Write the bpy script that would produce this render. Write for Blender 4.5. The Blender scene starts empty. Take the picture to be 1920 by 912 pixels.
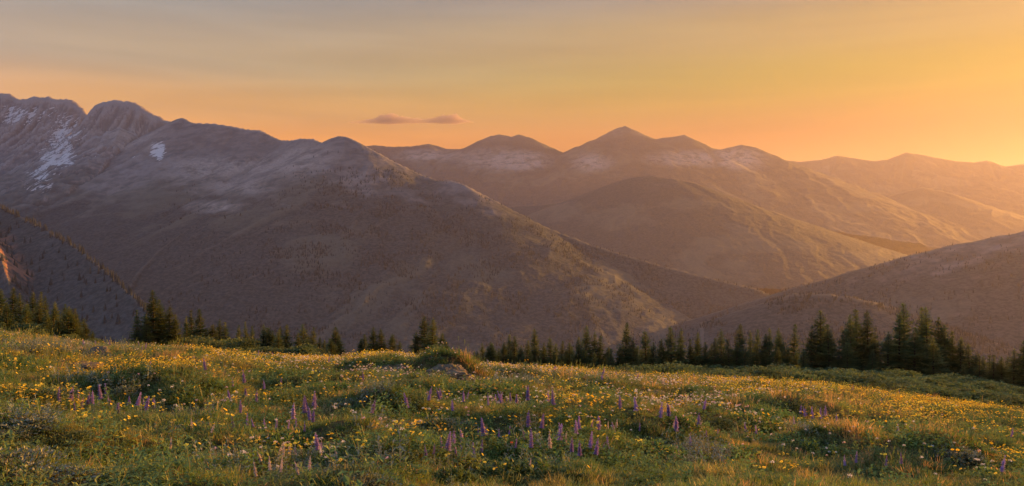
import bpy, math, random
import numpy as np
from mathutils import Vector, Matrix

random.seed(7)
RNG = np.random.default_rng(7)
SC = bpy.context.scene
COL = SC.collection
rad = math.radians

# ------------------------------------------------------------------ camera
F = 1600.0                 # focal length in photo pixels (1920 wide)
CX, CY = 960.0, 456.0
EYE = 1.65                 # eye height over the meadow
cam_data = bpy.data.cameras.new('camera')
cam = bpy.data.objects.new('camera', cam_data)
COL.objects.link(cam)
cam.location = (0.0, 0.0, EYE)
cam.rotation_euler = (rad(90), 0, 0)
cam_data.sensor_width = 36.0
cam_data.lens = 36.0 * F / 1920.0
cam_data.clip_start = 0.1
cam_data.clip_end = 60000.0
SC.camera = cam

# ------------------------------------------------------------------ light
SUN_AZ, SUN_EL = 52.0, 8.5          # degrees: right of the view axis, above the horizon
sun_dir = Vector((math.sin(rad(SUN_AZ)) * math.cos(rad(SUN_EL)),
                  math.cos(rad(SUN_AZ)) * math.cos(rad(SUN_EL)),
                  math.sin(rad(SUN_EL))))
sun_data = bpy.data.lights.new('sun', 'SUN')
sun_data.energy = 5.0
sun_data.angle = rad(0.6)
sun_data.color = (1.0, 0.43, 0.07)
sun = bpy.data.objects.new('sun', sun_data)
COL.objects.link(sun)
sun.rotation_euler = sun_dir.to_track_quat('Z', 'Y').to_euler()

HAZE_DENSITY = 2.7e-5
HAZE_COLOR = (0.62, 0.61, 1.0)
HAZE_G = 0.5

def build_world():
    w = bpy.data.worlds.new('World')
    SC.world = w
    w.use_nodes = True
    nt = w.node_tree
    N, L = nt.nodes, nt.links
    N.clear()
    out = N.new('ShaderNodeOutputWorld')
    bg = N.new('ShaderNodeBackground')
    bg.inputs['Strength'].default_value = 0.1
    L.new(bg.outputs[0], out.inputs['Surface'])
    sky = N.new('ShaderNodeTexSky')
    sky.sky_type = 'NISHITA'
    sky.sun_disc = False
    sky.sun_elevation = rad(SUN_EL)
    sky.sun_rotation = rad(SUN_AZ)
    sky.altitude = 1800
    sky.air_density = 1.6
    sky.dust_density = 3.0
    sky.ozone_density = 1.0
    tc = N.new('ShaderNodeTexCoord')
    sep = N.new('ShaderNodeSeparateXYZ')
    L.new(tc.outputs['Generated'], sep.inputs[0])
    def m(op, a, b=None, c=None, clamp=False):
        n = N.new('ShaderNodeMath'); n.operation = op; n.use_clamp = clamp
        for i, v in enumerate((a, b, c)):
            if v is None: continue
            if isinstance(v, (int, float)): n.inputs[i].default_value = v
            else: L.new(v, n.inputs[i])
        return n.outputs[0]
    el = m('ARCSINE', sep.outputs['Z'])                       # radians
    elf = m('DIVIDE', m('MAXIMUM', el, 0.0), rad(60), clamp=True)
    # azimuth to the sun, 1 towards it, 0 opposite
    hx = m('MULTIPLY', sep.outputs['X'], math.sin(rad(SUN_AZ)))
    hy = m('MULTIPLY', sep.outputs['Y'], math.cos(rad(SUN_AZ)))
    hl = m('SQRT', m('ADD', m('MULTIPLY', sep.outputs['X'], sep.outputs['X']),
                     m('ADD', m('MULTIPLY', sep.outputs['Y'], sep.outputs['Y']), 1e-6)))
    ca = m('DIVIDE', m('ADD', hx, hy), hl)
    mr = N.new('ShaderNodeMapRange'); mr.interpolation_type = 'SMOOTHSTEP'
    L.new(ca, mr.inputs['Value'])
    mr.inputs['From Min'].default_value = 0.10
    mr.inputs['From Max'].default_value = 1.05
    def ramp(stops):
        r = N.new('ShaderNodeValToRGB')
        r.color_ramp.interpolation = 'EASE'
        e = r.color_ramp.elements
        while len(e) < len(stops): e.new(0.5)
        for k, (deg, c) in enumerate(stops):
            e[k].position = deg / 60.0
            e[k].color = (*c, 1)
        L.new(elf, r.inputs[0])
        return r.outputs[0]
    away = ramp([(0, (.92, .31, .02)), (6.0, (.96, .345, .03)), (8.6, (.74, .385, .125)),
                 (11.5, (.46, .36, .235)), (16, (.268, .292, .295)), (30, (.30, .37, .49)), (60, (.27, .40, .66))])
    near = ramp([(0, (.25, .06, .0)), (6.5, (.30, .08, .0)), (10.5, (.28, .22, .0)),
                 (13.5, (.33, .245, .08)), (17, (.20, .205, .20)), (30, (.30, .36, .47)), (60, (.27, .40, .65))])
    mix = N.new('ShaderNodeMix'); mix.data_type = 'RGBA'
    L.new(mr.outputs[0], mix.inputs['Factor'])
    L.new(away, mix.inputs['A']); L.new(near, mix.inputs['B'])
    # unseen sky opposite the sunset, made brighter and cooler to fill the shade
    mb = N.new('ShaderNodeMapRange'); mb.interpolation_type = 'SMOOTHSTEP'
    L.new(ca, mb.inputs['Value'])
    mb.inputs['From Min'].default_value = 0.25
    mb.inputs['From Max'].default_value = -0.8
    back = N.new('ShaderNodeMix'); back.data_type = 'RGBA'
    L.new(mb.outputs[0], back.inputs['Factor'])
    L.new(mix.outputs['Result'], back.inputs['A'])
    back.inputs['B'].default_value = (.45, .57, .84, 1)
    # thin high cirrus streaks, stretched sideways
    mp = N.new('ShaderNodeMapping'); mp.inputs['Scale'].default_value = (2.2, 2.2, 26)
    mp.inputs['Rotation'].default_value = (rad(3), rad(-4), 0)
    L.new(tc.outputs['Generated'], mp.inputs['Vector'])
    nz = N.new('ShaderNodeTexNoise'); nz.inputs['Scale'].default_value = 1.7
    nz.inputs['Detail'].default_value = 5; nz.inputs['Distortion'].default_value = 0.4
    L.new(mp.outputs[0], nz.inputs['Vector'])
    cm = N.new('ShaderNodeMapRange')
    L.new(nz.outputs['Fac'], cm.inputs['Value'])
    cm.inputs['From Min'].default_value = 0.35; cm.inputs['From Max'].default_value = 0.72
    cm.inputs['To Min'].default_value = 0.92; cm.inputs['To Max'].default_value = 1.10
    # Nishita underlay
    mx = N.new('ShaderNodeVectorMath'); mx.operation = 'SCALE'
    L.new(back.outputs['Result'], mx.inputs[0]); mx.inputs['Scale'].default_value = 2.5
    vc = N.new('ShaderNodeVectorMath'); vc.operation = 'SCALE'
    L.new(mx.outputs[0], vc.inputs[0]); L.new(cm.outputs[0], vc.inputs['Scale'])
    fm = N.new('ShaderNodeMix'); fm.data_type = 'RGBA'
    fm.inputs['Factor'].default_value = 0.015
    L.new(vc.outputs[0], fm.inputs['A']); L.new(sky.outputs[0], fm.inputs['B'])
    L.new(fm.outputs['Result'], bg.inputs['Color'])
build_world()

vs = SC.view_settings
vs.view_transform = 'Standard'
vs.look = 'None'
vs.exposure = 2.05
vs.gamma = 1.0
vs.use_curve_mapping = False
cy = SC.cycles
cy.use_denoising = True
try: cy.denoiser = 'OPENIMAGEDENOISE'
except Exception: pass
cy.max_bounces = 5
cy.diffuse_bounces = 2
cy.glossy_bounces = 1
cy.transmission_bounces = 3
cy.volume_bounces = 0
cy.transparent_max_bounces = 8
cy.caustics_reflective = False
cy.caustics_refractive = False
cy.sample_clamp_indirect = 4.0

# ------------------------------------------------------------------ helpers
def P(px, py, Y):
    """world point seen at photo pixel (px, py) standing Y metres in front of the eye"""
    return np.array([(px - CX) / F * Y, Y, EYE + (CY - py) / F * Y])

def link(o, parent=None):
    COL.objects.link(o)
    if parent is not None: o.parent = parent
    return o

def tag(o, label=None, cat=None, group=None, kind=None):
    if label: o['label'] = label
    if cat: o['category'] = cat
    if group: o['group'] = group
    if kind: o['kind'] = kind
    return o

def mesh_np(name, V, Fc, mats=(), smooth=False, mat_idx=None):
    """V (n,3); Fc (m,k) int array, k = 3 or 4, or a list of such arrays"""
    me = bpy.data.meshes.new(name)
    Fs = Fc if isinstance(Fc, list) else [Fc]
    Fs = [np.asarray(f, dtype=np.int32) for f in Fs if len(f)]
    loops = np.concatenate([f.ravel() for f in Fs])
    sizes = np.concatenate([np.full(len(f), f.shape[1], np.int32) for f in Fs])
    starts = np.concatenate([[0], np.cumsum(sizes)[:-1]]).astype(np.int32)
    me.vertices.add(len(V)); me.vertices.foreach_set('co', np.asarray(V, np.float32).ravel())
    me.loops.add(len(loops)); me.loops.foreach_set('vertex_index', loops)
    me.polygons.add(len(sizes)); me.polygons.foreach_set('loop_start', starts)
    try: me.polygons.foreach_set('loop_total', sizes)
    except Exception: pass
    for m_ in mats: me.materials.append(m_)
    if mat_idx is not None: me.polygons.foreach_set('material_index', np.asarray(mat_idx, np.int32))
    me.polygons.foreach_set('use_smooth', np.full(len(sizes), bool(smooth)))
    me.update(calc_edges=True)
    me.validate()
    return me

def add_attr(me, name, arr):
    a = me.attributes.new(name, 'FLOAT', 'POINT')
    a.data.foreach_set('value', np.asarray(arr, np.float32))

def _hash(ix, iy, seed):
    h = (ix.astype(np.int64) * 374761393 + iy.astype(np.int64) * 668265263 + seed * 1442695041) & 0xFFFFFFFF
    h = ((h ^ (h >> 13)) * 1274126177) & 0xFFFFFFFF
    h = h ^ (h >> 16)
    return (h & 0xFFFF) / 65535.0

def perlin(x, y, seed=0):
    x = np.asarray(x, float); y = np.asarray(y, float)
    ix = np.floor(x).astype(np.int64); iy = np.floor(y).astype(np.int64)
    fx = x - ix; fy = y - iy
    u = fx * fx * fx * (fx * (fx * 6 - 15) + 10); v = fy * fy * fy * (fy * (fy * 6 - 15) + 10)
    def g(dx, dy):
        a = _hash(ix + dx, iy + dy, seed) * 2 * math.pi
        return np.cos(a) * (fx - dx) + np.sin(a) * (fy - dy)
    return 1.5 * ((g(0, 0) * (1 - u) + g(1, 0) * u) * (1 - v) + (g(0, 1) * (1 - u) + g(1, 1) * u) * v)

def fbm(x, y, octv=4, seed=0, gain=0.5, ridged=False):
    s = 0; a = 1.0; n = 0
    for k in range(octv):
        p = perlin(x * 2 ** k + 17.3 * k, y * 2 ** k - 9.1 * k, seed + k)
        if ridged: p = 1 - 2 * np.abs(p)
        s = s + a * p; n += a; a *= gain
    return s / n

def sstep(a, b, x):
    t = np.clip((x - a) / (b - a), 0, 1)
    return t * t * (3 - 2 * t)

# ---- node helpers for materials
class NT:
    def __init__(self, name):
        self.mat = bpy.data.materials.new(name); self.mat.use_nodes = True
        self.t = self.mat.node_tree; self.t.nodes.clear()
        self.out = self.t.nodes.new('ShaderNodeOutputMaterial')
    def n(self, typ, **kw):
        nd = self.t.nodes.new(typ)
        for k, v in kw.items(): setattr(nd, k, v)
        return nd
    def l(self, a, b): self.t.links.new(a, b)
    def noise(self, scale, detail=4, vec=None, rough=0.55, dist=0.0):
        nd = self.n('ShaderNodeTexNoise')
        nd.inputs['Scale'].default_value = scale; nd.inputs['Detail'].default_value = detail
        nd.inputs['Roughness'].default_value = rough; nd.inputs['Distortion'].default_value = dist
        if vec is not None: self.l(vec, nd.inputs['Vector'])
        return nd.outputs['Fac']
    def pos(self): return self.n('ShaderNodeNewGeometry').outputs['Position']
    def mapping(self, vec, scale, rot=(0, 0, 0)):
        nd = self.n('ShaderNodeMapping'); nd.inputs['Scale'].default_value = scale
        nd.inputs['Rotation'].default_value = rot
        self.l(vec, nd.inputs['Vector']); return nd.outputs[0]
    def rng(self, v, a, b, c=0.0, d=1.0, smooth=True):
        nd = self.n('ShaderNodeMapRange')
        if smooth: nd.interpolation_type = 'SMOOTHSTEP'
        self.l(v, nd.inputs['Value'])
        for k, x in zip(('From Min', 'From Max', 'To Min', 'To Max'), (a, b, c, d)): nd.inputs[k].default_value = x
        return nd.outputs[0]
    def mix(self, fac, a, b):
        nd = self.n('ShaderNodeMix', data_type='RGBA')
        for key, v in (('Factor', fac), ('A', a), ('B', b)):
            s = nd.inputs[key]
            if isinstance(v, (int, float)): s.default_value = v
            elif isinstance(v, tuple): s.default_value = (*v, 1) if len(v) == 3 else v
            else: self.l(v, s)
        return nd.outputs['Result']
    def math(self, op, a, b=None, clamp=False):
        nd = self.n('ShaderNodeMath', operation=op, use_clamp=clamp)
        for i, v in enumerate((a, b)):
            if v is None: continue
            if isinstance(v, (int, float)): nd.inputs[i].default_value = v
            else: self.l(v, nd.inputs[i])
        return nd.outputs[0]
    def attr(self, name):
        nd = self.n('ShaderNodeAttribute', attribute_name=name); return nd.outputs['Fac']
    def rand(self): return self.n('ShaderNodeObjectInfo').outputs['Random']
    def principled(self, color, rough=0.9, spec=0.1, bump=None, bump_d=1.0, bump_s=0.5):
        b = self.n('ShaderNodeBsdfPrincipled')
        if isinstance(color, tuple): b.inputs['Base Color'].default_value = (*color, 1)
        else: self.l(color, b.inputs['Base Color'])
        b.inputs['Roughness'].default_value = rough
        b.inputs['Specular IOR Level'].default_value = spec
        if bump is not None:
            bp = self.n('ShaderNodeBump'); bp.inputs['Distance'].default_value = bump_d
            bp.inputs['Strength'].default_value = bump_s
            self.l(bump, bp.inputs['Height']); self.l(bp.outputs[0], b.inputs['Normal'])
        self.l(b.outputs[0], self.out.inputs['Surface'])
        return self.mat
    def leaf(self, color, trans=0.35, gloss=0.04):
        """diffuse blade that lets low sun shine through"""
        d = self.n('ShaderNodeBsdfDiffuse'); t = self.n('ShaderNodeBsdfTranslucent')
        for nd in (d, t):
            if isinstance(color, tuple): nd.inputs['Color'].default_value = (*color, 1)
            else: self.l(color, nd.inputs['Color'])
        mx = self.n('ShaderNodeMixShader'); mx.inputs[0].default_value = trans
        self.l(d.outputs[0], mx.inputs[1]); self.l(t.outputs[0], mx.inputs[2])
        g = self.n('ShaderNodeBsdfGlossy'); g.inputs['Roughness'].default_value = 0.55
        m2 = self.n('ShaderNodeMixShader'); m2.inputs[0].default_value = gloss
        self.l(mx.outputs[0], m2.inputs[1]); self.l(g.outputs[0], m2.inputs[2])
        self.l(m2.outputs[0], self.out.inputs['Surface'])
        return self.mat

# ------------------------------------------------------------------ meadow ground
EDGE_PX = np.array([-900, -300, 0, 100, 180, 250, 330, 420, 500, 560, 640, 700, 760, 800, 850, 900, 1000, 1100, 1200, 1300, 1400, 1500, 1600, 1700, 1800, 1920, 2200, 2900], float)
EDGE_PY = np.array([560, 590, 613, 626, 639, 640, 639, 646, 654, 659, 658, 652, 653, 660, 672, 674, 681, 687, 694, 700, 706, 713, 725, 738, 752, 770, 800, 830], float)
CREST_PX = np.array([-900, 0, 300, 700, 960, 1300, 1600, 1920, 2900], float)
CREST_Y = np.array([46, 46, 44, 42, 44, 44, 40, 36, 34], float)
VALLEY_Z = -560.0

def ray_ground(px, py, ymin=5.0, ymax=70.0):
    """first hit of the sight line through a photo pixel with the meadow"""
    ys = np.linspace(ymin, ymax, 1400)
    t = (px - CX) / F; s = (CY - py) / F
    g = ground(t * ys, ys)
    below = (EYE + s * ys) <= g
    k = int(np.argmax(below)) if below.any() else len(ys) - 1
    return float(t * ys[k]), float(ys[k]), float(g[k])

BUMPS = []      # (x, y, rx, ry, height)
def ground_base(x, y):
    x = np.asarray(x, float); y = np.asarray(y, float)
    t = x / np.maximum(y, 7.0)
    px = CX + F * t
    # soften the kinks of the edge table
    ve = sum(np.interp(px + o, EDGE_PX, EDGE_PY) for o in (-40, -20, 0, 20, 40)) / 5.0
    yc = np.interp(px, CREST_PX, CREST_Y)
    v = (ve + np.interp(px, [0, 300, 500, 760, 1000, 2000], [17, 20, 24, 22, 20, 20]) - CY) / F
    b = EYE / yc ** 2
    a = v - 2 * EYE / yc
    ylim = (0.56 - a) / (2 * b)
    yy = np.minimum(y, ylim)
    z = -(a * yy + b * yy * np.abs(yy)) - 0.56 * np.maximum(y - ylim, 0)
    # the shrubby bench beyond the crest on the right
    z = z + 2.7 * np.exp(-((x - 38) / 20.0) ** 2 - ((y - 64) / 15.0) ** 2)
    return np.maximum(z, VALLEY_Z)

def ground(x, y):
    x = np.asarray(x, float); y = np.asarray(y, float)
    z = ground_base(x, y)
    fade = sstep(3, 8, y) * (1 - sstep(150, 260, y)) * 1.0
    calm = 0.35 + 0.65 * (1 - sstep(26, 40, y))
    h = 0.32 * perlin(x / 3.1 + 3.3, y / 3.9 + 1.7, 11) + 0.14 * perlin(x / 1.3, y / 1.5, 12) + 0.03 * perlin(x / .5, y / .5, 13)
    z = z + h * fade * calm
    for (bx, by, rx, ry, hh) in BUMPS:
        z = z + 1.05 * hh * np.exp(-(((x - bx) / (1.15 * rx)) ** 2 + ((y - by) / (1.15 * ry)) ** 2) ** 1.4)
    return z

def bump_at(px, py, wpx, hpx, ryf=0.8):
    x, y, z = ray_ground(px, py)
    BUMPS.append((x, y, 0.5 * wpx / F * y, ryf * 0.5 * wpx / F * y, hpx / F * y))
_b = [(845, 706, 95, 40, .9), (185, 668, 60, 12, .8), (715, 690, 150, 14, .8), (740, 760, 150, 26, .6), (260, 735, 220, 26, .6),
      (975, 762, 130, 20, .7), (640, 820, 150, 26, .7), (470, 860, 170, 30, .7), (1490, 768, 150, 20, .6), (90, 830, 170, 26, .7),
      (900, 870, 170, 22, .7), (1780, 850, 170, 26, .7), (1260, 800, 170, 18, .7), (1540, 830, 130, 24, .7), (560, 720, 160, 14, .6),
      (330, 682, 160, 10, .7), (1000, 714, 150, 8, .7)]
for q in _b: bump_at(*q)

def build_ground():
    # fine sheet near the camera growing coarser towards the valley
    ts = np.linspace(-0.95, 0.95, 300)
    ys = np.concatenate([np.linspace(-30, 3, 12), np.geomspace(3.4, 130, 330), np.geomspace(135, 1500, 60)])
    T, Y = np.meshgrid(ts, ys)
    X = T * (np.maximum(Y, 0) + 12.0) * np.where(Y < 130, 1, 1 + (Y - 130) / 900)
    Z = ground(X, Y)
    n0, n1 = T.shape
    V = np.stack([X, Y, Z], -1).reshape(-1, 3)
    i = np.arange(n0 * n1).reshape(n0, n1)
    Q = np.stack([i[:-1, :-1], i[:-1, 1:], i[1:, 1:], i[1:, :-1]], -1).reshape(-1, 4)
    m = NT('meadow_soil')
    p = m.pos()
    c = m.mix(m.rng(m.noise(0.5, 5, p), .35, .65), (.040, .050, .018), (.085, .066, .026))
    c = m.mix(m.rng(m.noise(6, 4, p), .4, .7), c, (.030, .026, .016))
    m.principled(c, 0.95, 0.05, m.noise(9, 5, p), 0.06, 0.7)
    o = link(bpy.data.objects.new('meadow_ground', mesh_np('meadow_ground', V, Q, [m.mat], True)))
    tag(o, kind='structure')
    # valley floor that everything stands on, out past the last range
    S = 30000.0
    m2 = NT('valley_forest_floor')
    m2.principled(m2.mix(m2.rng(m2.noise(0.004, 5, m2.pos()), .4, .6), (.030, .036, .020), (.060, .055, .030)), .95, .05)
    o2 = link(bpy.data.objects.new('valley_terrain', mesh_np('valley_terrain',
        np.array([[-S, -6000, VALLEY_Z - 4], [S, -6000, VALLEY_Z - 4], [S, 20000, VALLEY_Z - 4], [-S, 20000, VALLEY_Z - 4]]),
        np.array([[0, 1, 2, 3]]), [m2.mat])))
    tag(o2, kind='structure')
build_ground()

# ------------------------------------------------------------------ mountains
def mountain_material():
    m = NT('mountain')
    p = m.pos()
    n1 = m.noise(0.0035, 6, p); n2 = m.noise(0.02, 6, p, 0.65); n3 = m.noise(0.10, 4, p, 0.7)
    low = m.mix(m.rng(n2, .38, .62), (.056, .066, .066), (.092, .100, .096))      # scrub and grass
    wood = m.mix(m.rng(n3, .40, .6), (.026, .037, .039), (.052, .064, .065))
    heath = m.mix(m.rng(n2, .35, .65), (.088, .092, .097), (.140, .138, .140))
    rock = m.mix(m.rng(n2, .3, .7), (.115, .108, .108), (.24, .215, .21))
    rock = m.mix(m.rng(n3, .45, .7), rock, (.13, .11, .10))
    scree = m.mix(m.rng(n3, .3, .7), (.20, .18, .168), (.31, .28, .26))
    al = m.math('ADD', m.attr('alt'), m.math('MULTIPLY', m.math('SUBTRACT', n1, .5), .9))
    al = m.math('ADD', al, m.math('MULTIPLY', m.math('SUBTRACT', n2, .5), .5))
    c = m.mix(m.rng(m.attr('forest'), .25, .75), low, wood)
    c = m.mix(m.rng(al, .30, .62), c, heath)
    c = m.mix(m.rng(m.math('ADD', al, m.attr('steep')), .85, 1.25), c, rock)
    gu = m.rng(m.math('ADD', m.attr('gul'), m.math('MULTIPLY', m.math('SUBTRACT', n2, .5), .8)), .42, .85)
    c = m.mix(m.math('MULTIPLY', gu, .5), c, m.mix(m.rng(al, .2, .7), (.105, .108, .088), (.22, .21, .21)))
    sc = m.math('MULTIPLY', m.attr('scree'), m.rng(m.noise(0.012, 6, p, .7), .36, .58))
    c = m.mix(sc, c, scree)
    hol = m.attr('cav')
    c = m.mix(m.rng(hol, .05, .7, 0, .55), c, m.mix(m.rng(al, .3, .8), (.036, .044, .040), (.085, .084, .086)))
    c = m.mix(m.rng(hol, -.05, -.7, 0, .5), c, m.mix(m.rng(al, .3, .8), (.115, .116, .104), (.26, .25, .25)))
    # old snow lying in bands and gullies
    sv = m.mapping(m.mapping(p, (1, 1, 1), (0, rad(38), 0)), (.020, .026, .100))
    sn = m.noise(1.0, 6, sv, 0.62, 0.6)
    thr = m.math('SUBTRACT', 1.0, m.attr('snow'))
    sn = m.math('ADD', sn, m.math('MULTIPLY', hol, .13))
    s = m.rng(m.math('SUBTRACT', sn, m.math('MULTIPLY', thr, .5)), .405, .44)
    s = m.math('MULTIPLY', s, m.rng(m.attr('snow'), .02, .2))
    c = m.mix(m.math('MULTIPLY', s, .62), c, (.62, .62, .66))
    red = m.math('MULTIPLY', m.attr('red'), m.rng(m.noise(.03, 5, p, .7), .40, .6))  # red sunlight on the outcrops, painted into the rock colour
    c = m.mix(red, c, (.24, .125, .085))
    hb = m.math('ADD', m.math('MULTIPLY', n2, .8), m.math('MULTIPLY', n3, .25))
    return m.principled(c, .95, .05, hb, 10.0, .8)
MTN = mountain_material()

def ell(px, py, cx, cy, rx, ry):
    return np.clip(1.3 - np.sqrt(((px - cx) / rx) ** 2 + ((py - cy) / ry) ** 2), 0, 1)

SURF = {}
def mountain(name, label, t0, t1, nt, y0, y1, ny, ridges, gully=30., gl=160., jag=8., seed=1, alt=(-200, 500),
             snow=(), scree=(), red=(), forest=(0., 200.), warp=60., base=VALLEY_Z, far=1.0, wood=(), smooth=True):
    """height field: every ridge is a crest polyline [(px, py, depth)] with a slope; the ground is the highest of their flanks"""
    ts = np.linspace(t0, t1, nt); ys = np.geomspace(y0 * far, y1 * far, ny)
    T, Y = np.meshgrid(ts, ys); X = T * Y
    wx = X + warp * fbm(X / 420., Y / 420., 3, seed + 50); wy = Y + warp * fbm(X / 420. + 40, Y / 420., 3, seed + 60)
    Z = np.full(X.shape, -1e9); S = np.zeros(X.shape); D = np.zeros(X.shape); CR = np.zeros(X.shape)
    for ri, (pts, kf, kb, *ex) in enumerate(ridges):
        cliff, crag = ex if ex else (0., 0.)
        W = np.array([P(q[0], q[1], q[2] * far) for q in pts]); s0 = ri * 900.0
        dv = W[-1, :2] - W[0, :2]; dv = dv / np.hypot(*dv)
        SW = s0 + (X - W[0, 0]) * dv[0] + (Y - W[0, 1]) * dv[1]
        for a, b in zip(W[:-1], W[1:]):
            ab = b[:2] - a[:2]; L = math.hypot(*ab)
            u = ((wx - a[0]) * ab[0] + (wy - a[1]) * ab[1]) / (L * L)
            ut = np.clip(((X - a[0]) * ab[0] + (Y - a[1]) * ab[1]) / (L * L), 0, 1)
            uc = np.clip(u, 0, 1)
            # blend so that the crest itself stays where it was drawn
            d0 = np.hypot(X - a[0] - ut * ab[0], Y - a[1] - ut * ab[1])
            w = sstep(20, 240, d0); uc = ut * (1 - w) + uc * w
            qx = a[0] + uc * ab[0]; qy = a[1] + uc * ab[1]
            d = np.hypot(X - qx, Y - qy)
            back = ab[0] * (Y - a[1]) - ab[1] * (X - a[0]) > 0
            k = np.where(back, kb, kf)
            z = a[2] + uc * (b[2] - a[2]) - k * d * (1 - 0.22 * d / (d + 900.0)) - cliff * (1 - np.exp(-np.maximum(d - 20, 0) / (cliff * .6 + 1)))
            g = z > Z
            Z = np.where(g, z, Z); S = np.where(g, SW, S); D = np.where(g, d, D); CR = np.where(g, crag, CR)
            s0 += L
    gn = fbm(S / gl + 0.6 * fbm(X / 300, Y / 300, 2, seed + 9), D / (gl * 13), 5, seed + 3, .55, ridged=True)
    gm = fbm(X / 190, Y / 190, 6, seed + 5, 0.58, True)
    amp = sstep(10, 420, D)
    if CR.any():
        band = sstep(14, 60, D) * (1 - sstep(200, 520, D))
        Z = Z + CR * (.75 * (fbm(S / 48, D / 300, 4, seed + 81, .6, True) - .3) * band
                      + .35 * (fbm(X / 90, Y / 90, 4, seed + 71, .6, True) - .35) * sstep(8, 60, D) * (1 - sstep(500, 1100, D))
                      + .32 * fbm(S / 60, S * 0 + .5, 3, seed + 83, .6))
    Z = Z - gully * amp * (0.65 - 0.75 * gn) + gully * .20 * amp * (gm - .2)
    Z = Z + jag * fbm(X / (9 * jag), Y / (9 * jag), 4, seed + 7, .6) * (0.6 + 0.4 * amp) - jag * .1
    Z = np.maximum(Z, base)
    px = CX + F * T; py = CY - F * (Z - EYE) / Y
    gy, gx = np.gradient(Z)
    dx = np.gradient(X, axis=1); dy = np.gradient(Y, axis=0)
    slope = np.hypot(gx / dx, gy / dy)
    def blur(A):
        for _ in range(3):
            A = (A + np.roll(A, 1, 0) + np.roll(A, -1, 0)) / 3; A = (A + np.roll(A, 1, 1) + np.roll(A, -1, 1)) / 3
        return A
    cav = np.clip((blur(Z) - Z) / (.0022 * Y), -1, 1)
    V = np.stack([X, Y, Z], -1).reshape(-1, 3)
    i = np.arange(nt * ny).reshape(ny, nt)
    Q = np.stack([i[:-1, :-1], i[:-1, 1:], i[1:, 1:], i[1:, :-1]], -1).reshape(-1, 4)
    me = mesh_np(name, V, Q, [MTN], smooth)
    al = (Z - alt[0]) / (alt[1] - alt[0])
    add_attr(me, 'gul', ((.5 + .5 * gn) * amp * sstep(-.1, .4, fbm(X / 500, Y / 500, 3, seed + 31) + .15)).ravel())
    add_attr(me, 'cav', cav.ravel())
    add_attr(me, 'alt', al.ravel()); add_attr(me, 'steep', (sstep(.55, 1.3, slope) * .7).ravel())
    fo = (1 - sstep(forest[0], forest[1], Z + 90 * fbm(X / 250, Y / 250, 3, seed + 21))) * (1 - np.clip(sum([ell(px, py, *q) for q in scree], 0 * X), 0, 1))
    if wood: fo = np.maximum(fo, np.clip(1.6 * sum([ell(px + 40 * fbm(X / 160, Y / 160, 4, seed + 91), py + 24 * fbm(X / 160 + 7, Y / 160, 4, seed + 92), *q) for q in wood], 0 * X), 0, 1))
    add_attr(me, 'forest', fo.ravel())
    add_attr(me, 'snow', np.clip(sum([ell(px, py, *q[:4]) * q[4] * .76 for q in snow], 0 * X), 0, 1).ravel())
    add_attr(me, 'scree', (np.clip(sum([ell(px, py, *q) for q in scree], 0 * X), 0, 1) * (.15 + .75 * sstep(-.25, .45, gn))).ravel())
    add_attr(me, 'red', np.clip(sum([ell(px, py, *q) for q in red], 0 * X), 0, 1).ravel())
    o = link(bpy.data.objects.new(name, me))
    tag(o, label, kind='structure')
    SURF[name] = (ts, ys, X, Y, Z, fo, slope)
    return o

def far_wood(name, label, src, count, hmin, hmax, seed, keep=lambda px, py, Z: np.ones_like(px), even=0.):
    """a distant forest that reads as one mass: small spires standing on a slope"""
    ts, ys, X, Y, Z, fo, slope = SURF[src]
    r = np.random.default_rng(seed)
    n = count * 8
    a = r.random(n) * (len(ts) - 1.001); b = r.random(n) * (len(ys) - 1.001)
    ia, ib = a.astype(int), b.astype(int); fa, fb = a - ia, b - ib
    def bil(A): return (A[ib, ia] * (1 - fa) + A[ib, ia + 1] * fa) * (1 - fb) + (A[ib + 1, ia] * (1 - fa) + A[ib + 1, ia + 1] * fa) * fb
    x, y, z, f = bil(X), bil(Y), bil(Z), bil(fo)
    px = CX + F * x / y; py = CY - F * (z - EYE) / y
    clump = sstep(-.15 - .5 * even, .3 - .5 * even, fbm(x / 120, y / 120, 3, seed))
    k = (r.random(n) < f * clump * keep(px, py, z)) & (z > VALLEY_Z + 3) & (py < 720)
    x, y, z = x[k][:count], y[k][:count], z[k][:count]
    n = len(x)
    h = r.uniform(hmin, hmax, n); w = h * r.uniform(.16, .26, n)
    ang = np.arange(5) / 5 * 2 * math.pi
    base = np.stack([x[:, None] + w[:, None] * np.cos(ang), y[:, None] + w[:, None] * np.sin(ang), np.repeat((z - .8)[:, None], 5, 1)], -1)
    tip = np.stack([x, y, z + h], -1)[:, None]
    V = np.concatenate([base, tip], 1).reshape(-1, 3)
    o6 = np.arange(n)[:, None, None] * 6
    fidx = np.array([[q, (q + 1) % 5, 5] for q in range(5)])
    m = NT('far_conifers')
    m.principled(m.mix(m.rng(m.noise(.05, 3, m.pos()), .4, .6), (.022, .030, .028), (.042, .050, .046)), .95, .05)
    o = link(bpy.data.objects.new(name, mesh_np(name, V, (o6 + fidx).reshape(-1, 3), [m.mat])))
    tag(o, label, 'forest', kind='stuff')

def K(pts, d0, d1=None):
    """give a list of (px, py) a depth running from d0 to d1"""
    d1 = d0 if d1 is None else d1
    n = len(pts) - 1
    return [(x, y, d0 + (d1 - d0) * i / n) for i, (x, y) in enumerate(pts)]

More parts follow.
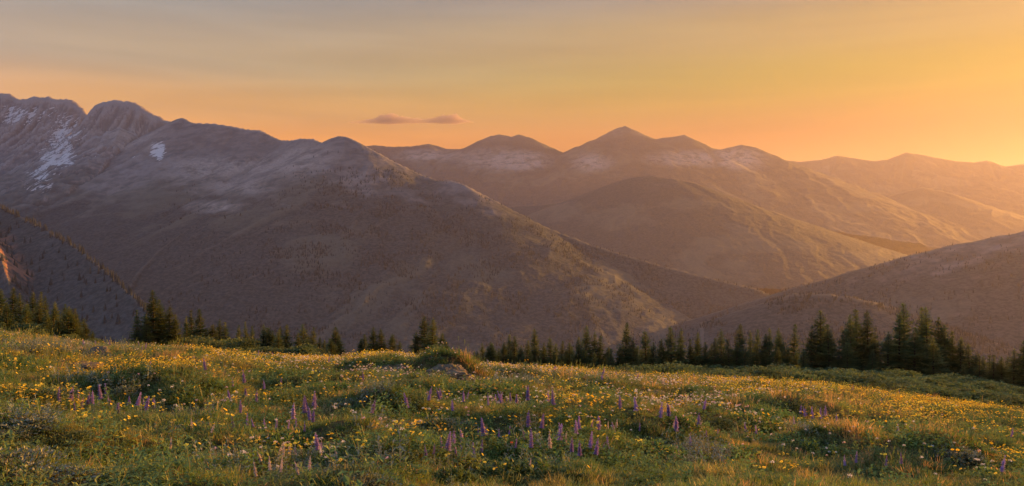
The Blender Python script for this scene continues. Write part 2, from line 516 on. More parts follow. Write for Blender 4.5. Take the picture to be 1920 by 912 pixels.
# the far range under the brightest sky
mountain('mountain_far_range', 'hazy far ridge on the right, paler than all others', .22, .75, 360, 9000, 13200, 110,
    [(K([(1300, 315), (1400, 305), (1440, 300), (1462, 298), (1500, 303), (1540, 300), (1570, 290), (1600, 296), (1640, 301), (1665, 299), (1700, 285), (1740, 292), (1790, 301), (1825, 304), (1850, 300), (1880, 312), (1920, 307), (1990, 298), (2080, 310), (2300, 305)], 12000), .5, .6),
     (K([(1700, 285), (1690, 340), (1660, 420)], 11900, 10000), .55, .55),
     (K([(1570, 290), (1550, 350), (1540, 420)], 11900, 10200), .55, .55),
     (K([(1850, 300), (1880, 360), (1900, 430)], 11900, 10000), .55, .55)],
    gully=60, gl=420, jag=22, seed=101, alt=(900, 3500), forest=(900, 1800), far=.8)
mountain('mountain_hazy_hill', 'rounded hazy hill in front of the far ridge', .28, .80, 300, 6300, 9800, 100,
    [(K([(1560, 450), (1600, 418), (1640, 388), (1680, 362), (1730, 350), (1770, 358), (1810, 375), (1860, 398), (1920, 425), (2050, 460), (2300, 500)], 9000, 8200), .42, .5)],
    gully=20, gl=350, jag=10, seed=111, alt=(900, 3500), forest=(900, 1800), far=.86)
# the range with the pointed central summit
mountain('mountain_pointed_summit', 'snow-flecked range with a pointed summit behind the dark wooded ridge', -.30, .62, 620, 5400, 8600, 190,
    [(K([(520, 290), (600, 282), (660, 276), (700, 272), (740, 275), (770, 274), (805, 269), (835, 278), (872, 280), (900, 263), (920, 254), (937, 251), (958, 256), (972, 252), (990, 256), (1010, 266), (1040, 283), (1075, 292), (1110, 272), (1140, 251), (1158, 240), (1172, 236), (1190, 247), (1230, 261), (1258, 256), (1283, 253), (1308, 272), (1350, 280), (1390, 271), (1415, 275), (1450, 296), (1490, 319), (1540, 346), (1590, 370), (1640, 386), (1720, 412), (1850, 450), (2000, 500)], 7600, 7200), .50, .6),
     (K([(1172, 236), (1190, 280), (1235, 330), (1300, 400), (1350, 470)], 7400, 6000), .52, .52),
     (K([(937, 251), (925, 310), (960, 380)], 7500, 6500), .52, .52),
     (K([(1400, 272), (1390, 320), (1420, 390), (1500, 460)], 7300, 6000), .5, .5),
     (K([(1172, 236), (1110, 300), (1040, 360)], 7450, 6600), .55, .55),
     (K([(805, 269), (800, 330), (820, 400)], 7550, 6600), .55, .55)],
    gully=30, gl=240, jag=14, seed=121, alt=(500, 2600), forest=(700, 1200), far=1.05,
    scree=[(930, 300, 70, 22), (990, 302, 44, 18), (1300, 298, 90, 16), (1390, 298, 54, 22), (800, 292, 60, 12), (1110, 305, 40, 18)])
mountain('mountain_middle_hill', 'bare brown hill with diagonal gullies in front of the pointed summit', -.05, .56, 520, 2900, 5200, 190,
    [(K([(840, 420), (900, 398), (965, 386), (1005, 384), (1050, 380), (1100, 362), (1160, 338), (1192, 331), (1215, 328), (1260, 334), (1300, 342), (1345, 362), (1400, 388), (1470, 424), (1540, 470), (1600, 515), (1700, 570)], 4400, 4100), .42, .55),
     (K([(1215, 328), (1275, 380), (1340, 430), (1420, 480), (1500, 530)], 4330, 3450), .40, .40),
     (K([(1130, 350), (1180, 400), (1240, 445), (1330, 500), (1400, 540)], 4330, 3250), .40, .40),
     (K([(1050, 380), (1090, 420), (1150, 465), (1240, 520)], 4330, 3400), .40, .40),
     (K([(1300, 342), (1360, 400), (1440, 450), (1530, 520)], 4280, 3600), .40, .40)],
    gully=11, gl=190, jag=5, seed=131, alt=(0, 1500), forest=(700, 1000), far=1.14)
# the big mountain on the left
mountain('mountain_left_massif', 'large dark mountain with rocky snow-streaked peaks, sloping down to the valley', -.84, .56, 980, 1450, 5300, 330,
    [(K([(-400, 190), (-250, 168), (-100, 186), (-40, 178), (0, 173), (18, 174), (32, 184), (48, 185), (66, 181), (90, 183), (116, 183), (140, 190), (152, 200), (162, 212), (168, 219)], 4500, 4300), .62, .9, 110, 46),
     (K([(174, 218), (181, 203), (186, 194), (200, 187), (222, 187), (246, 190), (264, 196), (284, 210), (304, 220), (322, 228)], 4050, 3950), .62, .9, 130, 48),
     (K([(322, 228), (332, 223), (342, 220), (354, 227), (366, 230), (400, 231), (436, 236), (462, 242), (490, 244), (508, 254), (526, 262), (545, 263), (566, 259), (588, 260), (606, 268), (618, 260), (634, 255)], 3900, 3330), .62, .65),
     (K([(634, 255), (650, 256), (672, 266), (700, 282), (740, 303), (790, 327), (822, 338), (846, 338), (872, 346), (920, 371), (965, 395), (1020, 423), (1100, 455), (1180, 480), (1260, 502), (1340, 522), (1420, 541), (1500, 575), (1620, 640)], 3330, 2500), .52, .65),
     # spur running down-left from the wooded top
     (K([(626, 258), (570, 300), (500, 350), (430, 390), (360, 423), (300, 468), (250, 520), (230, 580)], 3330, 2050), .56, .64),
     (K([(480, 243), (430, 290), (370, 340), (300, 380), (220, 420), (150, 450)], 3620, 2800), .48, .48),
     (K([(225, 240), (215, 262), (190, 290), (120, 340), (40, 380)], 3800, 3150), .62, .62, 0, 40),
     (K([(322, 240), (318, 275), (300, 330), (240, 390)], 3900, 3150), .60, .60)],
    gully=14, gl=170, jag=7, seed=141, alt=(-60, 560), forest=(60, 260), warp=50, wood=[(860, 420, 200, 70), (1060, 500, 230, 50), (660, 460, 180, 140), (760, 350, 90, 40), (560, 520, 120, 80)],
    snow=[(80, 210, 90, 26, .74), (135, 250, 44, 34, .92), (95, 290, 44, 55, .88), (140, 300, 70, 22, .80), (60, 330, 50, 16, .88), (75, 354, 70, 14, .95), (290, 275, 40, 16, .74), (300, 292, 18, 34, .72), (250, 292, 70, 12, .68), (20, 230, 50, 50, .62)],
    scree=[(490, 312, 100, 26), (450, 352, 70, 16), (405, 388, 60, 12), (575, 292, 60, 26), (250, 255, 70, 40), (370, 318, 70, 26)])
mountain('mountain_near_left_slope', 'nearest dark slope at the left edge with red sunlight painted on its outcrops', -.86, -.26, 460, 700, 2900, 400,
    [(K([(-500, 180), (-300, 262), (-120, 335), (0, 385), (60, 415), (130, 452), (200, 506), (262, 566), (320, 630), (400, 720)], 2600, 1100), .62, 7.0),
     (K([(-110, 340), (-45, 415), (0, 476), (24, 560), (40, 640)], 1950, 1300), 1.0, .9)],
    gully=26, gl=70, jag=8, warp=0., smooth=False, seed=151, alt=(-330, 900), forest=(-100, 500), red=[(4, 462, 26, 26), (22, 500, 26, 26), (50, 520, 14, 14)])  # red: where sunlight is painted on the slope
# the hill closing the valley on the right
mountain('mountain_right_hill', 'broad smooth hillside rising to the right edge', .18, .95, 420, 1150, 2900, 170,
    [(K([(1300, 640), (1340, 608), (1400, 579), (1440, 558), (1480, 541), (1560, 519), (1640, 496), (1720, 474), (1800, 456), (1880, 441), (1920, 433), (2000, 424), (2150, 418), (2400, 418), (2700, 430)], 2350, 2200), .34, .45)],
    gully=11, gl=120, jag=3.0, seed=161, alt=(-300, 420), forest=(-60, 60))
mountain('mountain_right_shoulder', 'low dark wooded shoulder below the right hillside', .22, .75, 300, 850, 2000, 130,
    [(K([(1330, 640), (1400, 592), (1450, 562), (1490, 549), (1540, 549), (1600, 556), (1660, 571), (1720, 592), (1790, 625), (1870, 670), (1950, 720)], 1650, 1500), .36, .5)],
    gully=8, gl=90, jag=2.5, seed=171, alt=(-300, 500), forest=(-20, 80))
far_wood('distant_forest_on_ridge', 'dark conifers covering the big left mountain as a distant mass', 'mountain_left_massif', 22000, 4, 9.5, 3,
         keep=lambda px, py, Z: (px > 300) * (.12 + .88 * sstep(-60, 60, px - 560 + .4 * (py - 300)) * (1 - .6 * sstep(450, 620, py))))
_cr = np.array([(-500, 180), (-300, 262), (-120, 335), (0, 385), (60, 415), (130, 452), (200, 506), (262, 566), (320, 630), (400, 720)], float)
far_wood('distant_forest_on_left_slope', 'dark distant conifers lining the near left slope as one mass', 'mountain_near_left_slope', 8000, 8, 16, 6,
         keep=lambda px, py, Z: .04 + .96 * (np.abs(py - np.interp(px, _cr[:, 0], _cr[:, 1])) < 9), even=1.)
far_wood('distant_forest_on_right_hill', 'sparse distant conifers lining the right hillside as one mass', 'mountain_right_hill', 4500, 4, 9, 4)
far_wood('distant_forest_on_shoulder', 'distant conifers covering the low right shoulder as one mass', 'mountain_right_shoulder', 3500, 4, 8, 5)

# ------------------------------------------------------------------ plant building blocks
class Geo:
    """collects small faces with a material slot each"""
    def __init__(self): self.V = []; self.T = []; self.M = []; self.n = 0
    def tris(self, v, f, m=0):
        v = np.asarray(v, float).reshape(-1, 3); f = np.asarray(f, int).reshape(-1, 3)
        self.V.append(v); self.T.append(f + self.n); self.M.append(np.full(len(f), m)); self.n += len(v)
    def strip(self, pts, widths, side, m=0):
        """flat ribbon along pts, side = direction of its width"""
        pts = np.asarray(pts, float); side = np.asarray(side, float); side = side / (np.linalg.norm(side) + 1e-9)
        w = np.asarray(widths, float)[:, None] * .5
        v = np.empty((2 * len(pts), 3)); v[0::2] = pts - side * w; v[1::2] = pts + side * w
        f = []
        for k in range(len(pts) - 1):
            a = 2 * k
            f += [(a, a + 1, a + 3), (a, a + 3, a + 2)]
        self.tris(v, f, m)
    def tube(self, pts, radii, sides=5, m=0):
        pts = np.asarray(pts, float)
        ang = np.arange(sides) / sides * 2 * math.pi
        rings = []
        for k, p in enumerate(pts):
            d = pts[min(k + 1, len(pts) - 1)] - pts[max(k - 1, 0)]; d = d / (np.linalg.norm(d) + 1e-9)
            a = np.cross(d, (0.31, .95, .1)); a /= np.linalg.norm(a) + 1e-9; b = np.cross(d, a)
            rings.append(p + radii[k] * (np.cos(ang)[:, None] * a + np.sin(ang)[:, None] * b))
        f = []
        for k in range(len(pts) - 1):
            for q in range(sides):
                a = k * sides + q; b = k * sides + (q + 1) % sides
                f += [(a, b, b + sides), (a, b + sides, a + sides)]
        self.tris(np.concatenate(rings), f, m)
    def leaf(self, base, d, up, length, width, m=0, fold=.15):
        """pointed leaf of four triangles, a little folded"""
        base = np.asarray(base, float); d = np.asarray(d, float); d = d / (np.linalg.norm(d) + 1e-9)
        s = np.cross(d, up); s = s / (np.linalg.norm(s) + 1e-9); nrm = np.cross(s, d)
        mid = base + d * length * .5 + nrm * length * .08
        self.tris([base, mid + s * width * .5 + nrm * fold * width, base + d * length, mid - s * width * .5 + nrm * fold * width, mid],
                  [(0, 1, 4), (1, 2, 4), (2, 3, 4), (3, 0, 4)], m)
    def mesh(self, name, mats, smooth=False):
        return mesh_np(name, np.concatenate(self.V), np.concatenate(self.T), mats, smooth, np.concatenate(self.M))

def unit(az, el):
    return np.array([math.cos(az) * math.cos(el), math.sin(az) * math.cos(el), math.sin(el)])

# ---- plant materials: colour is the plant's own save the sun-gold straw, patch by patch over the meadow
def plant_mat(name, a, b, c=None, patch=.45, trans=.42, rnd=.5, fine=0.0):
    m = NT(name); p = m.pos()
    col = m.mix(m.rng(m.noise(patch, 3, p), .36, .64), a, b)
    if c is not None: col = m.mix(m.rng(m.noise(patch * 2.7, 3, p), .50, .68), col, c)
    if rnd:
        hv = m.n('ShaderNodeHueSaturation')
        m.l(col, hv.inputs['Color'])
        m.l(m.rng(m.rand(), 0, 1, 1 - rnd * .55, 1 + rnd * .55, False), hv.inputs['Value'])
        m.l(m.rng(m.noise(.9, 2, p), .3, .7, .485, .515, False), hv.inputs['Hue'])
        col = hv.outputs[0]
    return m.leaf(col, trans)
M_GRASS = plant_mat('grass_blades', (.085, .155, .030), (.150, .190, .042), (.235, .205, .050))
M_STRAW = plant_mat('sun_gold_dry_grass', (0.396, 0.284, 0.112), (0.475, 0.277, 0.119), trans=.45)  # dry straw, its gold pushed to look sunlit
M_FORB = plant_mat('forb_leaves', (0.075, 0.149, 0.033), (0.128, 0.202, 0.041), (0.179, 0.224, 0.051), trans=.38)
M_SAGE = plant_mat('silvery_leaves', (0.150, 0.186, 0.126), (0.198, 0.222, 0.174), trans=.2)
M_DARKLEAF = plant_mat('heather_leaves', (0.062, 0.100, 0.036), (0.109, 0.146, 0.047), trans=.25)
M_STEM = plant_mat('stem_green', (.085, .105, .030), (.130, .120, .040), trans=.2)
M_YELLOW = plant_mat('yellow_petals', (.84, .62, .03), (.88, .68, .05), trans=.35, rnd=.3)
M_CREAM = plant_mat('cream_petals', (.70, .68, .66), (.74, .72, .68), (.70, .60, .56), trans=.3, rnd=.3)
M_PINK = plant_mat('pink_petals', (.62, .42, .52), (.72, .56, .60), trans=.35, rnd=.3)
M_RED = plant_mat('red_petals', (.62, .10, .05), (.70, .16, .06), trans=.35, rnd=.3)
M_PURPLE = plant_mat('lupine_petals', (.27, .20, .52), (.36, .27, .56), (.46, .36, .58), trans=.3, rnd=.4)
M_PALE = plant_mat('pale_lupine_petals', (.55, .47, .52), (.66, .58, .56), trans=.3, rnd=.3)
M_EYE = plant_mat('flower_disc', (.34, .15, .02), (.40, .19, .03), trans=.1, rnd=.2)
M_BUSH = plant_mat('willow_leaves', (0.062, 0.101, 0.029), (0.099, 0.137, 0.039), (0.117, 0.143, 0.039), patch=.25, trans=.35)
M_BARK = NT('conifer_bark')
M_BARK = M_BARK.principled(M_BARK.mix(M_BARK.rng(M_BARK.noise(14, 4, M_BARK.pos()), .35, .65), (.045, .033, .026), (.105, .082, .066)), .95, .05, None)
def needle_mat():
    m = NT('fir_needles'); p = m.pos()
    col = m.mix(m.rng(m.noise(1.1, 3, p), .38, .62), (.062, .100, .040), (.130, .155, .052))
    hv = m.n('ShaderNodeHueSaturation'); m.l(col, hv.inputs['Color'])
    m.l(m.rng(m.rand(), 0, 1, .75, 1.3, False), hv.inputs['Value'])
    return m.leaf(hv.outputs[0], .34, .02)
M_NEEDLE = needle_mat()

# ------------------------------------------------------------------ prototypes for the ground cover
def proto_grass(seed, n=46, h=(.10, .26), rad_=.13, w=.0055, mats=None, heads=0, lean=.5):
    r = random.Random(seed); g = Geo()
    for k in range(n):
        az = r.uniform(0, 6.283); rr = rad_ * math.sqrt(r.random()); b = np.array([rr * math.cos(az), rr * math.sin(az), -.02])
        hh = r.uniform(*h); a2 = az + r.uniform(-1.2, 1.2); ln = hh * r.uniform(.1, lean) + .02
        d = np.array([math.cos(a2), math.sin(a2), 0])
        pts = [b, b + d * ln * .25 + (0, 0, hh * .5), b + d * ln * .6 + (0, 0, hh * .86), b + d * ln + (0, 0, hh)]
        sd = (-math.sin(a2 + r.uniform(-.8, .8)), math.cos(a2), 0)
        ww = w * r.uniform(.7, 1.3)
        g.strip(pts, [ww, ww * .9, ww * .55, .0006], sd, 0 if r.random() > .06 else 1)
    for k in range(heads):
        az = r.uniform(0, 6.283); rr = rad_ * r.random(); b = np.array([rr * math.cos(az), rr * math.sin(az), 0]); hh = h[1] * r.uniform(1.05, 1.5)
        tp = b + np.array([r.uniform(-.06, .06), r.uniform(-.06, .06), hh])
        g.strip([b, (b + tp) / 2 + (.006, .004, 0), tp], [.003, .0026, .002], (math.cos(az), math.sin(az), 0), 1)
        for j in range(5): g.leaf(tp - (0, 0, .05 * j / 5), unit(r.uniform(0, 6.28), 1.1), (0, 0, 1), .03, .008, 1)
    return g.mesh('grass_tuft', mats or [M_GRASS, M_STRAW])

def proto_forb(seed, n=11, h=(.10, .24), rad_=.14, mats=None, leaf=(.035, .06), wid=.45, per=9):
    r = random.Random(seed); g = Geo()
    for k in range(n):
        az = r.uniform(0, 6.283); rr = rad_ * math.sqrt(r.random()); b = np.array([rr * math.cos(az), rr * math.sin(az), -.02])
        hh = r.uniform(*h); tp = b + np.array([math.cos(az) * hh * .35, math.sin(az) * hh * .35, hh])
        g.strip([b, tp], [.004, .002], (-math.sin(az), math.cos(az), 0), 1)
        for j in range(per):
            f = .2 + .8 * j / per; q = b + (tp - b) * f; a2 = j * 2.4 + r.uniform(-.4, .4)
            ln = r.uniform(*leaf) * (1.15 - .5 * f)
            g.leaf(q, unit(a2, r.uniform(-.1, .7)), (0, 0, 1), ln, ln * wid, 0)
    return g.mesh('forb_sprig', mats or [M_FORB, M_STEM])

def flower_geo(g, r, tp, size, petals, pm, em, tilt=1.15):
    """open daisy-like head facing up and out"""
    ax = unit(r.uniform(0, 6.283), math.pi / 2 - r.uniform(0, tilt))
    a = np.cross(ax, (1, .2, .1)); a /= np.linalg.norm(a); b = np.cross(ax, a)
    for k in range(petals):
        th = k / petals * 6.283 + r.uniform(-.1, .1)
        d = math.cos(th) * a + math.sin(th) * b + ax * .25
        g.leaf(tp, d, ax, size * r.uniform(.42, .55), size * .30, pm)
    c = tp + ax * size * .06
    ring = [c + size * .13 * (math.cos(t) * a + math.sin(t) * b) for t in np.arange(6) / 6 * 6.283]
    g.tris(ring + [c + ax * size * .07], [(q, (q + 1) % 6, 6) for q in range(6)], em)

def flower_plant(g, r, h, size, petals, pm, em, sm, lm, heads=1):
    base = np.array([0, 0, -.02])
    for k in range(heads):
        lean = np.array([r.uniform(-.25, .25) * h, r.uniform(-.25, .25) * h, 0]) * (1 if heads > 1 else .6)
        hh = h * r.uniform(.82, 1.08); tp = base + lean + (0, 0, hh)
        g.tube([base, base + lean * .35 + (0, 0, hh * .55), tp], [.0028, .0024, .0018], 3, sm)
        flower_geo(g, r, tp, size * r.uniform(.8, 1.15), petals, pm, em)
        for j in range(3):
            g.leaf(base + lean * .3 * j + (0, 0, hh * (.1 + .22 * j)), unit(r.uniform(0, 6.28), .6), (0, 0, 1), .06, .014, lm)

def proto_flower(seed, mat, h=.22, size=.040, petals=9, heads=1):
    r = random.Random(seed); g = Geo()
    flower_plant(g, r, h, size, petals, 0, 1, 2, 3, heads)
    return g.mesh('wildflower', [mat, M_EYE, M_STEM, M_FORB])

def proto_umbel(seed, mat, h=.26, size=.07):
    """fluffy pale head of many tiny florets (valerian, bistort)"""
    r = random.Random(seed); g = Geo()
    tp = np.array([r.uniform(-.03, .03), r.uniform(-.03, .03), h])
    g.tube([(0, 0, -.02), tp * (.5, .5, .5), tp], [.003, .0026, .002], 3, 1)
    for k in range(26):
        d = unit(r.uniform(0, 6.28), math.asin(r.uniform(-.2, 1)))
        q = tp + d * size * .5 * r.uniform(.6, 1) * (1, 1, .8)
        g.leaf(q, unit(r.uniform(0, 6.28), r.uniform(-.3, 1)), (0, .1, 1), .016, .013, 0)
    for j in range(4): g.leaf(tp * (.1 + .2 * j), unit(r.uniform(0, 6.28), .5), (0, 0, 1), .055, .016, 2)
    return g.mesh('pale_wildflower', [mat, M_STEM, M_FORB])

def lupine_meshes(seed, mat, h=.46, spike=.24):
    r = random.Random(seed)
    lean = np.array([r.uniform(-.04, .04), r.uniform(-.04, .04), 0])
    s = Geo(); s.tube([(0, 0, -.02), lean * .4 + (0, 0, h * .5), lean + (0, 0, h)], [.005, .004, .0015], 5)
    f = Geo()
    levels = 10
    for k in range(levels):
        u = k / (levels - 1); z = h - spike + spike * u
        c = lean * (z / h) + (0, 0, z); rr = .046 * (1 - .60 * u ** 1.6) * r.uniform(.75, 1.15)
        for q in range(7 if u < .8 else 4):
            a = q / 7 * 6.283 + k * .9 + r.uniform(-.25, .25); d = unit(a, .35 + .5 * u)
            f.leaf(c, d, (0, 0, 1), rr * r.uniform(.9, 1.25), rr * .62, 0, .35)
            f.leaf(c + d * rr * .3 + (0, 0, .004), unit(a, 1.0), (0, 0, 1), rr * .8, rr * .55, 0, .3)
    l = Geo()
    for k in range(9):
        a = k * 2.4 + r.uniform(-.3, .3); z = r.uniform(.02, h * .42); ln = r.uniform(.07, .13)
        b = lean * (z / h) + (0, 0, z); tp = b + unit(a, .55) * ln
        l.strip([b, tp], [.003, .002], (-math.sin(a), math.cos(a), 0), 0)
        for q in range(8): l.leaf(tp, unit(a + q / 8 * 6.283, .18), (0, 0, 1), .045, .012, 0)
    return (s.mesh('stem', [M_STEM], True), f.mesh('flower_spike', [mat]), l.mesh('leaves', [M_FORB]))

# ------------------------------------------------------------------ scattering of uncountable ground cover
def scatter_group():
    ng = bpy.data.node_groups.new('scatter_on_points', 'GeometryNodeTree')
    I = ng.interface
    I.new_socket('Geometry', in_out='INPUT', socket_type='NodeSocketGeometry')
    I.new_socket('Plants', in_out='INPUT', socket_type='NodeSocketCollection')
    I.new_socket('Geometry', in_out='OUTPUT', socket_type='NodeSocketGeometry')
    n = ng.nodes; l = ng.links
    gi = n.new('NodeGroupInput'); go = n.new('NodeGroupOutput')
    ci = n.new('GeometryNodeCollectionInfo'); ci.inputs['Separate Children'].default_value = True; ci.inputs['Reset Children'].default_value = True
    ip = n.new('GeometryNodeInstanceOnPoints'); ip.inputs['Pick Instance'].default_value = True
    def na(name, t):
        q = n.new('GeometryNodeInputNamedAttribute'); q.data_type = t; q.inputs['Name'].default_value = name
        return q.outputs['Attribute']
    l.new(gi.outputs['Geometry'], ip.inputs['Points']); l.new(gi.outputs['Plants'], ci.inputs['Collection'])
    l.new(ci.outputs[0], ip.inputs['Instance'])
    l.new(na('pick', 'INT'), ip.inputs['Instance Index'])
    l.new(na('rot', 'FLOAT_VECTOR'), ip.inputs['Rotation'])
    l.new(na('size', 'FLOAT_VECTOR'), ip.inputs['Scale'])
    l.new(ip.outputs[0], go.inputs['Geometry'])
    return ng
NG = scatter_group()

def scatter(name, label, cat, meshes, xyz, size, pick=None, tilt=.12, seed=0):
    r = np.random.default_rng(seed); n = len(xyz)
    me = bpy.data.meshes.new(name); me.vertices.add(n); me.vertices.foreach_set('co', np.asarray(xyz, np.float32).ravel())
    a = me.attributes.new('rot', 'FLOAT_VECTOR', 'POINT')
    rot = np.stack([r.normal(0, tilt, n), r.normal(0, tilt, n), r.uniform(0, 6.283, n)], -1)
    a.data.foreach_set('vector', rot.astype(np.float32).ravel())
    a = me.attributes.new('size', 'FLOAT_VECTOR', 'POINT')
    s = np.asarray(size, float); s = np.repeat(s[:, None], 3, 1) * np.stack([np.ones(n), np.ones(n), r.uniform(.8, 1.25, n)], -1)
    a.data.foreach_set('vector', s.astype(np.float32).ravel())
    a = me.attributes.new('pick', 'INT', 'POINT')
    if pick is None: pick = r.integers(0, len(meshes), n)
    a.data.foreach_set('value', np.asarray(pick, np.int32))
    c = bpy.data.collections.new(name + '_plants')
    for k, mm in enumerate(meshes):
        c.objects.link(bpy.data.objects.new('%s_plant_%02d' % (name, k), mm))
    o = link(bpy.data.objects.new(name, me))
    md = o.modifiers.new('scatter', 'NODES'); md.node_group = NG
    for it in NG.interface.items_tree:
        if it.item_type == 'SOCKET' and it.in_out == 'INPUT' and it.name == 'Plants': md[it.identifier] = c
    tag(o, label, cat, kind='stuff')
    return o

def meadow_points(n, seed, ymin=5.5, ymax=60., tmax=.74, power=1.0):
    """random points on the meadow; power < 1 puts more of them near the camera"""
    r = np.random.default_rng(seed)
    u = r.random(n) ** (1 / (1 + power))
    y = ymin + (ymax - ymin) * u
    x = r.uniform(-tmax, tmax, n) * (y + 1.5)
    return x, y, r
def project(x, y, z):
    return CX + F * x / y, CY - F * (z - EYE) / y

# places on the meadow named by where the photograph shows them: (px, py, half width, half height) in photo pixels
def patch_mask(px, py, patches):
    s = np.zeros_like(px)
    for (a, b, w, h, k) in patches:
        s = np.maximum(s, k * np.exp(-((px - a) / w) ** 2 - ((py - b) / h) ** 2))
    return s
YELLOW_P = [(110, 695, 150, 18, 1), (280, 700, 120, 12, .9), (60, 768, 70, 14, 1), (130, 762, 60, 12, 1), (600, 772, 130, 18, 1.2), (500, 765, 60, 14, .8),
            (1780, 775, 190, 45, 1.1), (1500, 735, 250, 30, .7), (1180, 695, 260, 14, .9), (900, 815, 120, 40, .7), (330, 810, 120, 35, .6), (1020, 700, 170, 12, .8),
            (520, 690, 170, 24, .8), (720, 672, 110, 18, .7), (240, 800, 90, 25, .6), (1100, 790, 120, 30, .6), (560, 860, 120, 30, .5), (1850, 860, 150, 40, .6), (760, 835, 60, 14, 1)]
PURPLE_P = [(1060, 832, 110, 24, 1), (500, 802, 90, 14, 1), (880, 838, 90, 26, 1), (560, 868, 80, 20, .6), (150, 778, 90, 16, 1), (190, 762, 50, 10, .7), (890, 785, 110, 14, .7), (1350, 822, 80, 22, 1), (1545, 790, 40, 12, .9), (420, 730, 60, 16, .5), (820, 770, 60, 14, .6), (1220, 800, 60, 12, .6), (880, 835, 90, 25, .5), (690, 790, 40, 12, .5)]
PALE_P = [(540, 850, 60, 30, 1), (480, 890, 60, 20, .8), (1010, 805, 60, 14, .9), (770, 845, 50, 14, .9), (240, 735, 120, 12, .7), (1180, 785, 120, 22, .8), (620, 690, 200, 20, .6), (1700, 880, 200, 30, .5), (760, 662, 110, 14, 1), (700, 695, 150, 20, .8), (940, 705, 140, 18, .9), (1270, 765, 170, 40, 1), (570, 870, 100, 30, .8), (1150, 800, 70, 22, .8), (640, 800, 60, 14, .5),
          (860, 770, 80, 18, .8), (1000, 770, 160, 30, .6), (420, 770, 60, 18, .5), (1300, 735, 120, 16, .7), (740, 830, 90, 20, .6), (300, 745, 120, 16, .4), (1620, 860, 110, 40, .5)]
SAGE_P = [(520, 880, 90, 26, .9), (900, 885, 200, 22, .5), (420, 815, 60, 14, .6), (1500, 805, 60, 10, .6), (1830, 735, 80, 14, .5), (120, 660, 140, 14, 1), (960, 712, 140, 14, 1), (1130, 718, 110, 9, .8), (190, 725, 120, 14, .9), (680, 745, 80, 14, .7), (60, 785, 80, 12, .8), (230, 780, 110, 9, .6),
          (710, 812, 60, 14, .9), (560, 890, 140, 22, .7), (350, 785, 90, 12, .5), (1290, 850, 80, 22, .9), (700, 875, 60, 14, .7)]
STRAW_SUN_P = [(1600, 740, 330, 45, .8), (1200, 705, 250, 14, .6), (230, 670, 120, 12, .8), (1250, 725, 120, 10, .9), (860, 690, 60, 24, .9), (1700, 830, 260, 60, .5), (560, 775, 130, 14, .6), (60, 640, 120, 16, .5)]  # straw patches; those at right also paint in golden low sunlight

